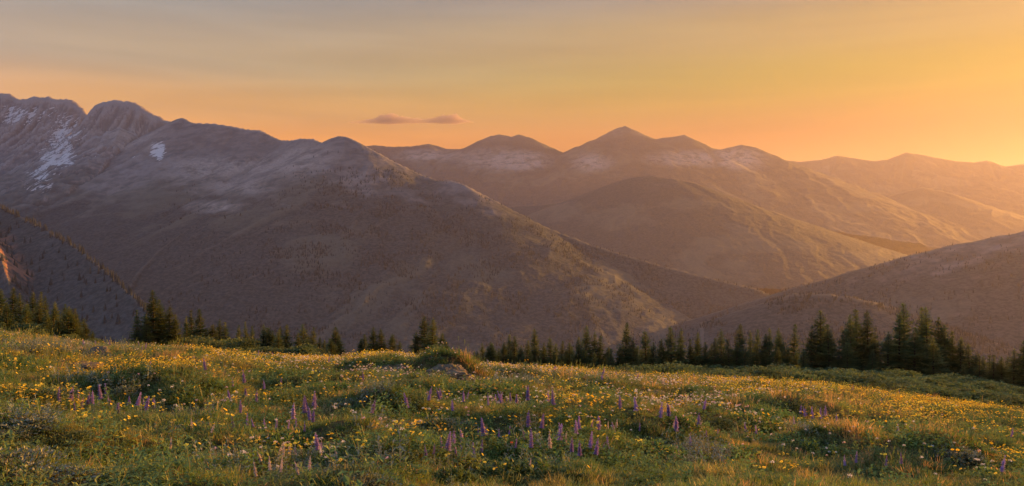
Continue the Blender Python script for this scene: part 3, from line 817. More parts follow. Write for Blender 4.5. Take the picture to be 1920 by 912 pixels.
def build_ground_cover():
    # ---------- grass
    tufts = [proto_grass(s, n=60, h=(.04, .115), lean=1.1, w=.007) for s in (1, 2, 3)] + [proto_grass(s, n=44, h=(.06, .15), heads=0, lean=1.0) for s in (4, 5)] \
        + [proto_grass(s, n=34, h=(.07, .17), mats=[M_STRAW, M_GRASS], heads=2, lean=1.1) for s in (6, 7)]
    x, y, r = meadow_points(62000, 21, 5.2, 60., .78, .75)
    x2, y2, _ = meadow_points(12000, 23, 5.2, 15., .78, 1.0)
    x = np.concatenate([x, x2]); y = np.concatenate([y, y2])
    z = ground(x, y); px, py = project(x, y, z)
    straw = patch_mask(px, py, STRAW_SUN_P) * .45 + .02
    pick = np.where(r.random(len(x)) < straw, r.integers(5, 7, len(x)), np.where(r.random(len(x)) < .72, r.integers(0, 3, len(x)), r.integers(3, 5, len(x))))
    hum = .65 + .85 * sstep(-.3, .5, perlin(x / .9, y / 1.2, 31))
    scatter('meadow_grass', 'green and straw coloured grass covering the whole meadow', 'grass', tufts, np.stack([x, y, z], -1),
            hum * r.uniform(.75, 1.25, len(x)) * (.68 + .32 * sstep(11, 22, y)) * (1 + .35 * sstep(20, 50, y)), pick, .16, 1)
    # ---------- leafy ground cover between the grass
    forbs = [proto_forb(s, h=(.06, .16)) for s in (1, 2, 3)] + [proto_forb(s, n=9, h=(.08, .18), leaf=(.035, .065), wid=.5, per=8) for s in (4, 5)] \
        + [proto_forb(s, n=14, h=(.07, .16), mats=[M_SAGE, M_SAGE], leaf=(.03, .05), wid=.3, per=10) for s in (6, 7)]
    x, y, r = meadow_points(52000, 22, 5.2, 52., .78, .55)
    z = ground(x, y); px, py = project(x, y, z)
    sage = patch_mask(px, py, SAGE_P)
    green = sstep(-.35, .35, perlin(x / 2.3 + 9, y / 3.0, 41)) * (1 - .55 * patch_mask(px, py, STRAW_SUN_P)) * (.55 + .45 * (1 - sstep(14, 38, y)))
    keep = r.random(len(x)) < np.maximum(green, sage)
    x, y, z, px, py, sage = x[keep], y[keep], z[keep], px[keep], py[keep], sage[keep]; n = len(x)
    broad = (r.random(n) < .55 * (1 - sstep(8, 13, y)))
    pick = np.where(r.random(n) < sage, r.integers(5, 7, n), np.where(broad, r.integers(3, 5, n), r.integers(0, 3, n)))
    scatter('leafy_undergrowth', 'low leafy herbs filling the meadow between the grass', 'undergrowth', forbs, np.stack([x, y, z], -1),
            r.uniform(.75, 1.3, n) * (.7 + 1.0 * sstep(-.25, .45, perlin(x / .8 + 5, y / 1.1, 43))) * (1 + .3 * sstep(20, 50, y)), pick, .15, 2)

    # ---------- small flowers: the nearest 300 of a kind stand singly, the rest is a drift
    def flowers(kind, label, cat, group, meshes, n, patches, base, seed, size, drift_label, far=50., nearest=300, lift=0.0):
        x, y, r = meadow_points(n, seed, 6.5, far, .70, .8)
        z = ground(x, y); px, py = project(x, y, z)
        clump = sstep(.12, .5, perlin(x / 1.9 + seed, y / 2.4, seed + 3))
        prob = np.clip(patch_mask(px, py, patches) * (.22 + .78 * clump) + base * clump, 0, 1)
        k = r.random(n) < prob
        x, y, z = x[k], y[k], z[k]; m = len(x)
        s = size * r.uniform(.75, 1.25, m) * (1 + .25 * sstep(16, 45, y))
        px, py = project(x, y, z)
        inview = (px > -20) & (px < 1940) & (py < 925)
        order = np.argsort(np.where(inview, y, 1e6))
        near, rest = order[:nearest], order[nearest:]
        for q in near:
            o = link(bpy.data.objects.new(kind, meshes[int(r.integers(0, len(meshes)))]))
            o.location = (x[q], y[q], z[q] + lift); o.rotation_euler = (r.normal(0, .12), r.normal(0, .12), r.uniform(0, 6.28))
            o.scale = (s[q],) * 3
            tag(o, label, cat, group)
        if len(rest):
            scatter('drift_of_' + kind + 's', drift_label, cat, meshes, np.stack([x[rest], y[rest], z[rest] + lift], -1), s[rest], None, .15, seed)
    flowers('yellow_wildflower', 'small yellow daisy-like wildflower on a thin stem near the camera', 'wildflower', 'yellow wildflowers in the near meadow',
            [proto_flower(1, M_YELLOW, .24, .046), proto_flower(2, M_YELLOW, .30, .044), proto_flower(3, M_YELLOW, .26, .044, 9, 3), proto_flower(4, M_YELLOW, .20, .042, 8, 4)],
            150000, YELLOW_P, .16, 51, .98, 'yellow wildflowers dotted over the farther meadow')
    flowers('pale_wildflower', 'small fluffy cream wildflower head on a thin stem near the camera', 'wildflower', 'cream wildflowers in the near meadow',
            [proto_umbel(1, M_CREAM), proto_umbel(2, M_CREAM, .32, .06), proto_umbel(3, M_CREAM, .22, .055), proto_umbel(4, M_PINK, .28, .06)],
            100000, PALE_P, .06, 52, .72, 'cream and pink wildflowers dotted over the farther meadow')
    flowers('red_wildflower', 'small red paintbrush-like wildflower in the meadow grass', 'wildflower', 'red wildflowers in the meadow',
            [proto_flower(21, M_RED, .24, .05, 7), proto_umbel(22, M_RED, .26, .045)], 1500, [(700, 770, 60, 14, .9), (860, 780, 40, 12, .5)], .05, 53, .8,
            'red wildflowers dotted over the meadow')
    far_l = []
    for s in (1, 2, 3):
        a, b, c = lupine_meshes(30 + s, M_PURPLE, .36, .20)
        g = Geo()
        for me_, mi in ((a, 0), (b, 1), (c, 2)):
            v = np.empty(len(me_.vertices) * 3, np.float32); me_.vertices.foreach_get('co', v)
            me_.calc_loop_triangles(); f = np.empty(len(me_.loop_triangles) * 3, np.int32); me_.loop_triangles.foreach_get('vertices', f)
            g.tris(v, f, mi)
        far_l.append(g.mesh('small_lupine', [M_STEM, M_PURPLE, M_FORB]))
    flowers('small_lupine', 'small purple lupine standing in a loose drift among the grass', 'lupine', 'small purple lupines in drifts',
            far_l, 30000, PURPLE_P, .025, 54, .9, 'purple lupine drifts farther up the meadow')
build_ground_cover()

# ------------------------------------------------------------------ tall lupines one can count: (px, top py, spike px, shade)
LUPINES = [(441, 781, 26, 0), (463, 777, 28, 0), (480, 783, 22, 0), (497, 785, 24, 0), (517, 784, 26, 0), (537, 793, 18, 0), (552, 786, 26, 0), (570, 803, 16, 0),
           (497, 848, 24, 1), (516, 841, 22, 1), (531, 832, 34, 1), (543, 828, 32, 1), (555, 833, 28, 1), (600, 831, 24, 0), (604, 842, 24, 1), (578, 862, 30, 1), (524, 874, 24, 1), (508, 868, 26, 1), (485, 880, 26, 1), (566, 880, 24, 1), (633, 843, 24, 1), (318, 820, 26, 1),
           (830, 818, 30, 0), (846, 806, 30, 0), (857, 837, 24, 0), (872, 832, 24, 0), (888, 830, 26, 0), (902, 826, 28, 0), (898, 804, 20, 0), (916, 800, 20, 0), (934, 808, 18, 0), (953, 800, 20, 0), (965, 832, 18, 0), (812, 840, 22, 0), (802, 850, 18, 0),
           (986, 806, 28, 0), (997, 803, 44, 0), (1032, 810, 38, 1), (1058, 812, 30, 1), (1071, 820, 34, 0), (1088, 826, 36, 0), (1114, 821, 38, 0), (1131, 833, 20, 0), (1142, 818, 34, 0), (991, 866, 22, 1),
           (1106, 790, 16, 0), (1140, 793, 18, 1), (1155, 786, 20, 1), (1198, 796, 18, 0), (1260, 788, 20, 1), (1313, 790, 18, 1), (1325, 806, 18, 0), (1345, 808, 16, 0), (360, 790, 20, 1), (391, 798, 20, 1),
           (143, 762, 16, 0), (176, 748, 16, 0), (207, 750, 16, 0), (268, 748, 16, 0), (1490, 782, 16, 0), (1603, 848, 26, 0), (1660, 855, 24, 0), (1690, 850, 26, 0), (1585, 856, 24, 0)]
def build_lupines():
    protos = [lupine_meshes(60 + k, M_PURPLE) for k in range(3)] + [lupine_meshes(70 + k, M_PALE) for k in range(2)]
    r = random.Random(5)
    zone = lambda px, py, sh: (('pale lilac' if sh else 'purple'))
    rows = {}
    for (px, py, sp, sh) in LUPINES:
        # its foot is a little below the spike: find the ground there, then size it to what the photo shows
        x, y, z = ray_ground(px, min(py + sp * 1.55, 925))
        top = EYE + (CY - py) / F * y
        h = max(top - z, .22)
        ms = protos[3 + r.randrange(2)] if sh else protos[r.randrange(3)]
        root = link(bpy.data.objects.new('lupine', None)); root.empty_display_size = .1
        root.location = (x, y, z); root.rotation_euler = (r.gauss(0, .11), r.gauss(0, .11), r.uniform(0, 6.28)); s = h / .46; root.scale = (s, s, s)
        for me_, nm in zip(ms, ('stem', 'flower_spike', 'leaves')): link(bpy.data.objects.new(nm, me_), root)
        if px < 300: area = 'far left drift'
        elif px < 600 and py < 815: area = 'row above the lower left bush'
        elif px < 660: area = 'cluster below the lower left bush'
        elif px < 975: area = 'dark clump left of bottom centre'
        elif px < 1160 and py > 798: area = 'tall row near bottom centre'
        elif px < 1400: area = 'group beyond the tall row'
        else: area = 'loose group at lower right'
        rows.setdefault(area, []).append((px, root, sh))
    ords = ['leftmost', 'second', 'third', 'fourth', 'fifth', 'sixth', 'seventh', 'eighth', 'ninth', 'tenth', 'eleventh', 'twelfth', 'thirteenth', 'fourteenth', 'fifteenth', 'sixteenth', 'seventeenth']
    for area, L in rows.items():
        for k, (px, root, sh) in enumerate(sorted(L, key=lambda q: q[0])):
            tag(root, '%s lupine spike, %s%s in the %s' % ('pale lilac' if sh else 'purple', ords[k], '' if k == 0 else ' from left', area), 'lupine', 'tall lupines, ' + area)
build_lupines()

# ------------------------------------------------------------------ dark and silvery cushion bushes on the meadow
def cushion_mesh(seed, mats, n=1500, leaf=.05):
    """dome of leafy twigs, unit radius 1, height about .55"""
    r = random.Random(seed); g = Geo()
    lobes = [(r.uniform(-.6, .6), r.uniform(-.6, .6), r.uniform(.35, .6)) for _ in range(7)] + [(0, 0, .75)]
    for k in range(n):
        lx, ly, lr = r.choice(lobes)
        d = unit(r.uniform(0, 6.283), math.asin(r.uniform(.02, 1)))
        q = np.array([lx, ly, 0]) + d * lr * r.uniform(.72, 1.08) * (1, 1, .72)
        for j in range(3):
            dd = d + np.array([r.gauss(0, .6), r.gauss(0, .6), r.uniform(-.1, .8)])
            g.leaf(q, dd, (r.gauss(0, .3), r.gauss(0, .3), 1), leaf * r.uniform(.7, 1.4), leaf * .42, 0 if r.random() > .08 else 1)
    return g.mesh('twigs', mats)
def core_mesh(seed):
    r = random.Random(seed); g = Geo()
    for k in range(26):
        a = r.uniform(0, 6.28); tp = unit(a, r.uniform(.4, 1.4)) * r.uniform(.5, .72) * (1, 1, .7)
        g.tube([(0, 0, -.05), tp * .5 + (0, 0, .05), tp], [.018, .012, .004], 4)
    return g.mesh('stems', [M_BARK])
CUSHIONS = [  # px, base py, width px, tone, label
    (1488, 772, 130, 0, 'dark low heather bush on the golden slope at right'),
    (1440, 764, 60, 0, 'small dark bush touching the left end of the golden slope bush'),
    (1790, 862, 120, 1, 'silvery green low bush in the lower right meadow'),
    (1730, 858, 70, 0, 'dark bush against the left side of the silvery bush at lower right'),
    (1862, 846, 90, 0, 'dark green bush beyond the silvery bush at lower right'),
    (1278, 886, 110, 1, 'silvery bush at the bottom, right of the lupine row'),
    (1225, 884, 70, 0, 'dark bush beside the silvery bush at the bottom'),
    (1548, 838, 90, 0, 'rounded dark bush at right below the pink flowers'),
    (742, 764, 110, 0, 'dark bush on the hummock above the centre flowers'),
    (655, 764, 80, 1, 'grey green bush on the left flank of the central hummock'),
    (960, 768, 70, 0, 'dark bush on the right central hummock'),
    (1040, 752, 60, 0, 'small dark bush right of the central hummocks'),
    (330, 742, 90, 0, 'dark bush on the crest of the left hummock'),
    (240, 738, 90, 1, 'greyish bush on the left hummock'),
    (470, 868, 130, 0, 'large dark bush at lower left below the purple lupine row'),
    (400, 862, 80, 0, 'dark bush left of the large lower left bush'),
    (640, 836, 120, 0, 'dark green bush between the lower left lupines and the cream flowers'),
    (705, 832, 60, 1, 'pale silvery bush with white sprays left of centre'),
    (110, 836, 110, 0, 'dark bush at the far lower left'),
    (20, 826, 90, 1, 'grey green bush cut by the left edge'),
    (1190, 806, 90, 0, 'dark bush behind the right lupine row'),
    (1330, 800, 90, 0, 'dark bush among pink flowers right of centre'),
    (820, 806, 80, 0, 'dark bush in the middle of the meadow above the lupine clump'),
    (940, 898, 150, 2, 'broad green leafy bush at the bottom centre'),
    (840, 906, 110, 2, 'green leafy bush at the bottom left of centre'),
    (1050, 904, 110, 2, 'green leafy bush at the bottom right of centre'),
    (560, 724, 90, 0, 'dark streak of heather on the left middle meadow'),
    (690, 912, 110, 1, 'blue grey bush at the bottom left of centre'),
    (1660, 792, 60, 0, 'small dark bush on the right golden meadow'),
    (1640, 900, 90, 0, 'dark bush low at the bottom right'),
]
def build_cushions():
    M_BROAD = plant_mat('broad_leaves', (.060, .105, .028), (.095, .140, .040), trans=.35)
    sets = {0: [cushion_mesh(s, [M_DARKLEAF, M_FORB], 1500, .075) for s in (1, 2, 3)],
            1: [cushion_mesh(s, [M_SAGE, M_FORB], 1300, .085) for s in (4, 5)],
            2: [cushion_mesh(s, [M_BROAD, M_FORB], 650, .16) for s in (6, 7)]}
    cores = [core_mesh(s) for s in (1, 2)]
    r = random.Random(3)
    for (px, py, w, tone, label) in CUSHIONS:
        x, y, z = ray_ground(px, py)
        root = link(bpy.data.objects.new('cushion_bush', None)); root.empty_display_size = .2
        root.location = (x, y, z - .03); rr = .5 * w / F * y
        root.rotation_euler = (0, 0, r.uniform(0, 6.28)); root.scale = (rr, rr, min(rr * r.uniform(.8, 1.1), .7))
        link(bpy.data.objects.new('stems', r.choice(cores)), root)
        link(bpy.data.objects.new('foliage', r.choice(sets[tone])), root)
        tag(root, label, 'bush', 'low cushion bushes on the meadow')
def scatter_cushions():
    r = random.Random(44)
    mats_ = {0: [cushion_mesh(s, [M_DARKLEAF, M_FORB], 700, .10) for s in (21, 22)], 1: [cushion_mesh(s, [M_SAGE, M_FORB], 600, .11) for s in (23,)], 2: [cushion_mesh(s, [M_FORB, M_STRAW], 700, .10) for s in (24, 25)]}
    core = core_mesh(31)
    for k in range(96):
        px = r.uniform(-20, 1940); py = r.uniform(720, 905)
        edge = float(np.interp(px, EDGE_PX, EDGE_PY))
        py = max(py, edge + 22)
        x, y, z = ray_ground(px, py)
        tone = r.choices((0, 1, 2), (5, 2, 5))[0]
        w = r.uniform(.22, .55) * (1 + .5 * (y > 16))
        root = link(bpy.data.objects.new('cushion_bush', None)); root.empty_display_size = .2
        root.location = (x, y, z - .04); root.rotation_euler = (0, 0, r.uniform(0, 6.28)); root.scale = (w * r.uniform(.7, 1.5), w * r.uniform(.7, 1.5), w * r.uniform(.45, .95))
        link(bpy.data.objects.new('stems', core), root); link(bpy.data.objects.new('foliage', r.choice(mats_[tone])), root)
        side = 'left' if px < 640 else ('central' if px < 1280 else 'right')
        near = 'near' if y < 14 else ('middle' if y < 26 else 'far')
        look = {0: 'small dark green', 1: 'small silvery', 2: 'small grass green'}[tone]
        tag(root, '%s tussock bush scattered over the %s %s meadow' % (look, near, side), 'bush', '%s tussock bushes, %s %s meadow' % (look, near, side))
build_cushions()
scatter_cushions()

# ------------------------------------------------------------------ boulders half sunk in the turf
def boulder_mesh(seed, sx, sy, sz):
    n0, n1 = 26, 40
    th = np.linspace(0.02, math.pi * .62, n0)[:, None]; ph = np.linspace(0, 2 * math.pi, n1, endpoint=False)[None, :]
    d = np.stack([np.sin(th) * np.cos(ph), np.sin(th) * np.sin(ph), np.cos(th) + 0 * ph], -1)
    rr = 1 + .30 * fbm(d[..., 0] * 1.6 + seed, d[..., 1] * 1.6 + d[..., 2], 3, seed) + .10 * fbm(d[..., 0] * 6, d[..., 1] * 6 + d[..., 2] * 5, 3, seed + 4, ridged=True)
    rr = np.round(rr * 14) / 14 * .45 + rr * .55
    V = (d * rr[..., None]) * (sx, sy, sz)
    i = np.arange(n0 * n1).reshape(n0, n1); j = np.roll(i, -1, 1)
    Q = np.stack([i[:-1], i[1:], j[1:], j[:-1]], -1).reshape(-1, 4)
    return mesh_np('boulder', V.reshape(-1, 3), [Q, np.array([[0, n1 - k - 1, n1 - k - 2] for k in range(n1 - 2)])], [M_ROCK])
def rock_mat():
    m = NT('lichen_rock'); p = m.pos()
    c = m.mix(m.rng(m.noise(2.2, 5, p), .35, .65), (.085, .072, .055), (.16, .13, .095))
    c = m.mix(m.rng(m.noise(7, 4, p), .55, .68), c, (.10, .105, .05))
    return m.principled(c, .95, .08, m.noise(9, 6, p, .65), .05, .8)
M_ROCK = rock_mat()
for k, (px, py, w, h, label) in enumerate([
        (838, 708, 84, 24, 'large weathered boulder on the meadow crest below the pair of firs'),
        (876, 714, 36, 13, 'smaller boulder against the right foot of the crest boulder'),
        (186, 664, 46, 16, 'low boulder on the crest below the left fir stand'),
        (735, 690, 60, 8, 'flat grey rock on the crest left of the pair of firs'),
        (1222, 734, 60, 5, 'flat brown rock slab showing through the grass right of centre'),
        (140, 684, 90, 8, 'flat pale rock slab in the turf at far left')]):
    x, y, z = ray_ground(px, py)
    o = link(bpy.data.objects.new('boulder', boulder_mesh(11 + k, .5 * w / F * y, .42 * w / F * y, 1.0 * h / F * y)))
    o.location = (x, y, z - .05); o.rotation_euler = (0, 0, k * 1.3)
    tag(o, label, 'boulder', 'boulders on the meadow crest')

# ------------------------------------------------------------------ firs
def fir_meshes(seed, H=7.0, R=1.7, sparse=0.0, droop=.25, power=.9, forks=()):
    """trunk and crown of a subalpine fir: whorls of flat, needle-clad boughs under a thin leader"""
    r = random.Random(seed)
    tr = Geo()
    lean = np.array([r.uniform(-.02, .02), r.uniform(-.02, .02), 0]) * H
    us = np.linspace(0, 1, 9)
    tr.tube([lean * u ** 2 + np.array([0, 0, H * u - .3 * (1 - u)]) for u in us], [.015 * H * (1 - u) ** .9 + .008 for u in us], 7)
    cr = Geo()
    z = H * .02
    while z < H * .965:
        u = z / H
        nb = r.randint(7, 9) if u < .6 else (r.randint(6, 7) if u < .85 else 5)
        a0 = r.uniform(0, 6.28); lay = r.uniform(.82, 1.15)
        for k in range(nb):
            if r.random() < sparse: continue
            L = (R * (1 - u) ** power * (.82 + .18 * min(u / .12, 1)) + .07) * lay * r.uniform(.72, 1.15)
            az = a0 + k / nb * 6.283 + r.uniform(-.3, .3)
            el = -droop + .55 * u ** 2 + r.uniform(-.10, .10)
            o = lean * u ** 2 + np.array([0, 0, z + r.uniform(-.04, .04)])
            d = unit(az, el); s = np.array([-math.sin(az), math.cos(az), 0.])
            step = .105; nseg = max(2, int(L / step)); prev = o
            for j in range(1, nseg + 1):
                f = j / nseg
                q = o + d * L * f + np.array([0, 0, .20 * L * f * f])
                w = min(.42, .10 + .34 * L) * (1 - f) ** .6 * min(1, .35 + 2.2 * f) + .07
                for sd in (-1, 1):
                    for jj in range(2):
                        b = prev + (q - prev) * r.random()
                        dd = s * sd * r.uniform(.7, 1.0) + d * r.uniform(.4, .9) + np.array([0, 0, r.uniform(-.30, .10)])
                        ln = w * r.uniform(.75, 1.2)
                        cr.leaf(b, dd, (r.gauss(0, .35), r.gauss(0, .35), 1), ln, .075 + .10 * ln, 0, -.1)
                if f < .7:
                    cr.leaf(prev, d * .5 + np.array([r.gauss(0, .3), r.gauss(0, .3), r.uniform(-1.0, -.3)]), s, .16 + .1 * L, .09, 0)
                prev = q
            cr.leaf(prev - d * .06, d + (0, 0, .3), (0, 0, 1), .20, .06, 0)
        z += H * (.034 + .012 * r.random()) * (1 if u < .65 else .72)
    for k in range(6): cr.leaf((lean[0], lean[1], H * .955), unit(k * 1.05, 1.3), (1, 0, 0), H * .045, .05, 0)
    return tr.mesh('trunk', [M_BARK], True), cr.mesh('crown', [M_NEEDLE])
FIRS = [(7, 1.7, .04, .20, .88), (7, 1.75, .10, .10, .80), (7, 1.65, .06, .26, .95), (7, 1.55, .12, .16, 1.0), (7, 1.75, .18, .04, .84)]

# (px, top py, depth m, width/height, kind); grouped by the stand they belong to
STANDS = {
 'left slope stand': [(2, 540, 54, .30, 1), (22, 537, 55, .30, 0), (41, 548, 53, .27, 2), (60, 546, 56, .28, 0), (74, 545, 54, .26, 3), (86, 553, 55, .26, 2), (104, 564, 54, .27, 1), (120, 568, 55, .27, 0), (135, 578, 54, .27, 3), (146, 588, 53, .28, 2), (162, 605, 53, .36, 1), (174, 622, 52, .5, 3), (50, 568, 51, .36, 1), (110, 592, 51, .40, 2), (14, 566, 50, .36, 3), (88, 580, 50, .38, 0), (-22, 532, 55, .28, 2)],
 'tall dark group left of centre': [(256, 579, 56, .26, 3), (289, 542, 57, .32, 0), (305, 559, 58, .30, 1), (318, 570, 57, .34, 2), (329, 588, 57, .40, 1), (275, 585, 56, .40, 2)],
 'mixed row left of centre': [(350, 592, 62, .24, 2), (361, 580, 63, .27, 3), (377, 576, 62, .30, 0), (398, 606, 62, .36, 1), (411, 597, 64, .30, 2), (424, 602, 64, .28, 3), (446, 608, 66, .22, 3), (461, 601, 66, .18, 3), (474, 609, 66, .18, 2), (494, 607, 66, .28, 0), (505, 612, 66, .30, 1), (525, 610, 67, .26, 2), (535, 607, 67, .30, 0), (572, 606, 68, .30, 1), (586, 612, 68, .26, 3), (598, 630, 66, .40, 2), (617, 634, 68, .24, 3), (634, 627, 68, .34, 0)],
 'small group above the flowery hump': [(676, 632, 66, .40, 1), (685, 625, 66, .28, 3), (701, 611, 65, .34, 0), (717, 614, 65, .32, 2), (735, 624, 65, .36, 1), (748, 638, 65, .44, 2)],
 'trio by the boulder': [(796, 590, 56, .36, 0), (810, 594, 55, .34, 2), (828, 622, 54, .42, 1), (779, 622, 56, .5, 3), (838, 640, 54, .6, 2)],
 'central row': [(870, 660, 72, .34, 3), (890, 657, 72, .34, 2), (905, 642, 72, .40, 0), (925, 642, 72, .36, 1), (953, 626, 72, .30, 3), (965, 629, 72, .32, 0), (944, 640, 71, .44, 1), (986, 637, 70, .42, 2), (1004, 615, 72, .34, 0), (1018, 641, 70, .40, 1), (1032, 630, 72, .34, 2), (1051, 638, 72, .34, 3), (1069, 640, 72, .34, 0), (1085, 630, 71, .40, 1), (1097, 609, 72, .32, 0), (1115, 622, 72, .32, 2), (1124, 628, 72, .30, 3), (1140, 648, 72, .36, 1)],
 'row right of centre': [(1172, 603, 72, .38, 0), (1188, 634, 72, .34, 1), (1212, 616, 73, .36, 2), (1225, 640, 72, .44, 3), (1240, 634, 73, .28, 1), (1259, 610, 73, .32, 0), (1274, 614, 74, .28, 2), (1293, 634, 73, .30, 3), (1306, 622, 73, .32, 0), (1322, 640, 73, .36, 1), (1352, 615, 74, .30, 2), (1340, 632, 73, .36, 1), (1385, 605, 74, .34, 0), (1368, 634, 73, .44, 3), (1406, 618, 75, .24, 2), (1418, 616, 75, .26, 3), (1432, 624, 75, .26, 1), (1443, 613, 75, .26, 0), (1459, 613, 76, .24, 2), (1466, 620, 75, .30, 1), (1487, 606, 76, .28, 3)],
 'tall stand at right': [(1538, 580, 72, .44, 0), (1520, 610, 72, .44, 1), (1556, 606, 71, .46, 2), (1597, 588, 72, .40, 1), (1610, 578, 73, .32, 3), (1628, 580, 72, .36, 0), (1642, 622, 71, .5, 2), (1584, 618, 71, .5, 3), (1686, 582, 71, .34, 2), (1698, 566, 72, .40, 0), (1664, 620, 70, .5, 1), (1728, 574, 72, .28, 3), (1740, 574, 71, .32, 0), (1757, 592, 71, .32, 2), (1772, 607, 71, .36, 1), (1787, 619, 71, .26, 3), (1800, 632, 70, .30, 2), (1715, 612, 69, .5, 1), (1750, 630, 68, .5, 3)],
 'low trees near the right edge': [(1819, 642, 70, .34, 0), (1828, 658, 70, .42, 1), (1845, 665, 70, .40, 2), (1862, 664, 69, .44, 3), (1879, 667, 69, .44, 1), (1900, 652, 68, .5, 2), (1918, 636, 68, .42, 0), (1945, 620, 68, .42, 1)],
}
ORD = ['leftmost', 'second', 'third', 'fourth', 'fifth', 'sixth', 'seventh', 'eighth', 'ninth', 'tenth', 'eleventh', 'twelfth', 'thirteenth', 'fourteenth', 'fifteenth', 'sixteenth', 'seventeenth', 'eighteenth', 'nineteenth', 'twentieth', 'twenty-first', 'twenty-second']
_u = ['', 'first', 'second', 'third', 'fourth', 'fifth', 'sixth', 'seventh', 'eighth', 'ninth']
ORD += ['twenty-' + q for q in _u[3:]] + ['thirtieth'] + ['thirty-' + q for q in _u[1:]] + ['fortieth'] + ['forty-' + q for q in _u[1:]]
_rf = random.Random(77)
for _st, _n, _a, _b, _t0, _t1 in [('mixed row left of centre', 20, 340, 640, 606, 638), ('central row', 20, 880, 1150, 640, 664), ('row right of centre', 24, 1155, 1500, 636, 662), ('low trees near the right edge', 6, 1805, 1920, 662, 682), ('tall stand at right', 10, 1500, 1800, 625, 655), ('left slope stand', 14, 0, 165, 560, 600)]:
    for _k in range(_n):
        _p = _a + (_b - _a) * (_k + _rf.random()) / _n
        _Y = _rf.choice(STANDS[_st])[2] + _rf.uniform(-2, 3)
        STANDS[_st].append((round(_p), round(_rf.uniform(_t0, _t1)), round(_Y, 1), .36, _rf.randrange(4)))
def build_firs():
    protos = []      # (trunk, crown, H, R)
    for k, (H, R, sp, dr, pw) in enumerate(FIRS):
        protos.append((*fir_meshes(200 + k, H, R, sp, dr, pw), H, R))
    r = random.Random(9)
    for stand, L in STANDS.items():
        objs = []
        vis = sorted([q for q in L if 0 <= q[0] <= 1920], key=lambda q: q[0])
        hmax = max(L, key=lambda q: ((CY - q[1]) / F * q[2] - 0))
        for (px, py, Y, wr, kd) in L:
            x = (px - CX) / F * Y
            z = float(ground(x, Y))
            h = EYE + (CY - py) / F * Y - z
            h = max(h, 1.2)
            tm, cm, H, R = protos[kd if r.random() < .8 else 4]
            root = link(bpy.data.objects.new('fir_tree', None)); root.empty_display_size = .3
            root.location = (x, Y, z - .05); root.rotation_euler = (r.gauss(0, .015), r.gauss(0, .015), r.uniform(0, 6.28))
            sw = h * wr * .5 / R * (1.02 if px < 900 else .90) * (r.uniform(2.0, 2.4) if wr < .37 else r.uniform(1.6, 1.85))
            root.scale = (sw, sw, h / H)
            link(bpy.data.objects.new('trunk', tm), root); link(bpy.data.objects.new('crown', cm), root)
            if 0 <= px <= 1920:
                k = vis.index((px, py, Y, wr, kd))
                nm = ORD[k] + ('' if k == 0 else ' from left')
                size = 'tall dark' if h > 6 else ('dark' if h > 3.6 else 'small dark')
                lab = '%s fir, %s in the %s' % (size, nm, stand)
            else:
                lab = 'dark fir cut off by the %s picture edge, %s' % ('left' if px < 0 else 'right', stand)
            tag(root, lab, 'fir tree', 'firs, ' + stand)
build_firs()

# ------------------------------------------------------------------ willow thickets round the firs
def bush_mesh(seed, n=900):
    r = random.Random(seed); g = Geo(); st = Geo()
    lobes = [(r.uniform(-.65, .65), r.uniform(-.65, .65), r.uniform(.15, .5), r.uniform(.28, .45)) for _ in range(9)]
    for (lx, ly, lz, lr) in lobes:
        st.tube([(0, 0, -.1), (lx * .5, ly * .5, lz * .6), (lx, ly, lz + lr * .4)], [.03, .02, .008], 4)
    for k in range(n):
        lx, ly, lz, lr = r.choice(lobes)
        d = unit(r.uniform(0, 6.283), math.asin(r.uniform(-.35, 1)))
        q = np.array([lx, ly, lz]) + d * lr * r.uniform(.55, 1.12)
        q[2] = max(q[2], .02)
        for j in range(3):
            dd = d * .6 + np.array([r.gauss(0, .6), r.gauss(0, .6), r.uniform(-.2, .7)])
            ln = r.uniform(.07, .13)
            g.leaf(q, dd, (r.gauss(0, .4), r.gauss(0, .4), 1), ln, ln * .45, 0)
    return st.mesh('stems', [M_BARK]), g.mesh('foliage', [M_BUSH])
def build_thickets():
    protos = [bush_mesh(300 + k) for k in range(4)]
    r = random.Random(12)
    spots = []
    def band(n, pxa, pxb, Ya, Yb, ha, hb, wa, wb, where, hf=None):
        for k in range(n):
            px = r.uniform(pxa, pxb); Y = r.uniform(Ya, Yb)
            spots.append((px, Y, r.uniform(ha, hb), r.uniform(wa, wb), where))
    band(20, -30, 170, 48.5, 51, .5, 1.1, .8, 1.3, 'below the left fir stand')
    band(40, 335, 600, 54, 60, .8, 1.7, 1.2, 2.0, 'in front of the firs left of centre')
    band(36, 930, 1180, 58, 66, .5, 1.0, 1.2, 1.9, 'under the central fir row')
    band(54, 1160, 1500, 56, 68, .55, 1.2, 1.3, 2.1, 'under the fir row right of centre')
    band(66, 1390, 1700, 50, 66, .5, 1.1, 1.4, 2.4, 'in front of the tall right stand')
    band(78, 1650, 1960, 46, 66, .5, 1.0, 1.4, 2.4, 'on the bench near the right edge')
    for (px, Y, h, w, where) in spots:
        x = (px - CX) / F * Y; z = float(ground(x, Y))
        root = link(bpy.data.objects.new('willow_bush', None)); root.empty_display_size = .2
        root.location = (x, Y, z - .05); root.rotation_euler = (0, 0, r.uniform(0, 6.28)); root.scale = (w, w, h)
        sm, fm = r.choice(protos)
        link(bpy.data.objects.new('stems', sm), root); link(bpy.data.objects.new('foliage', fm), root)
        tag(root, 'green willow bush in the dense thicket ' + where, 'bush', 'thicket ' + where)
build_thickets()

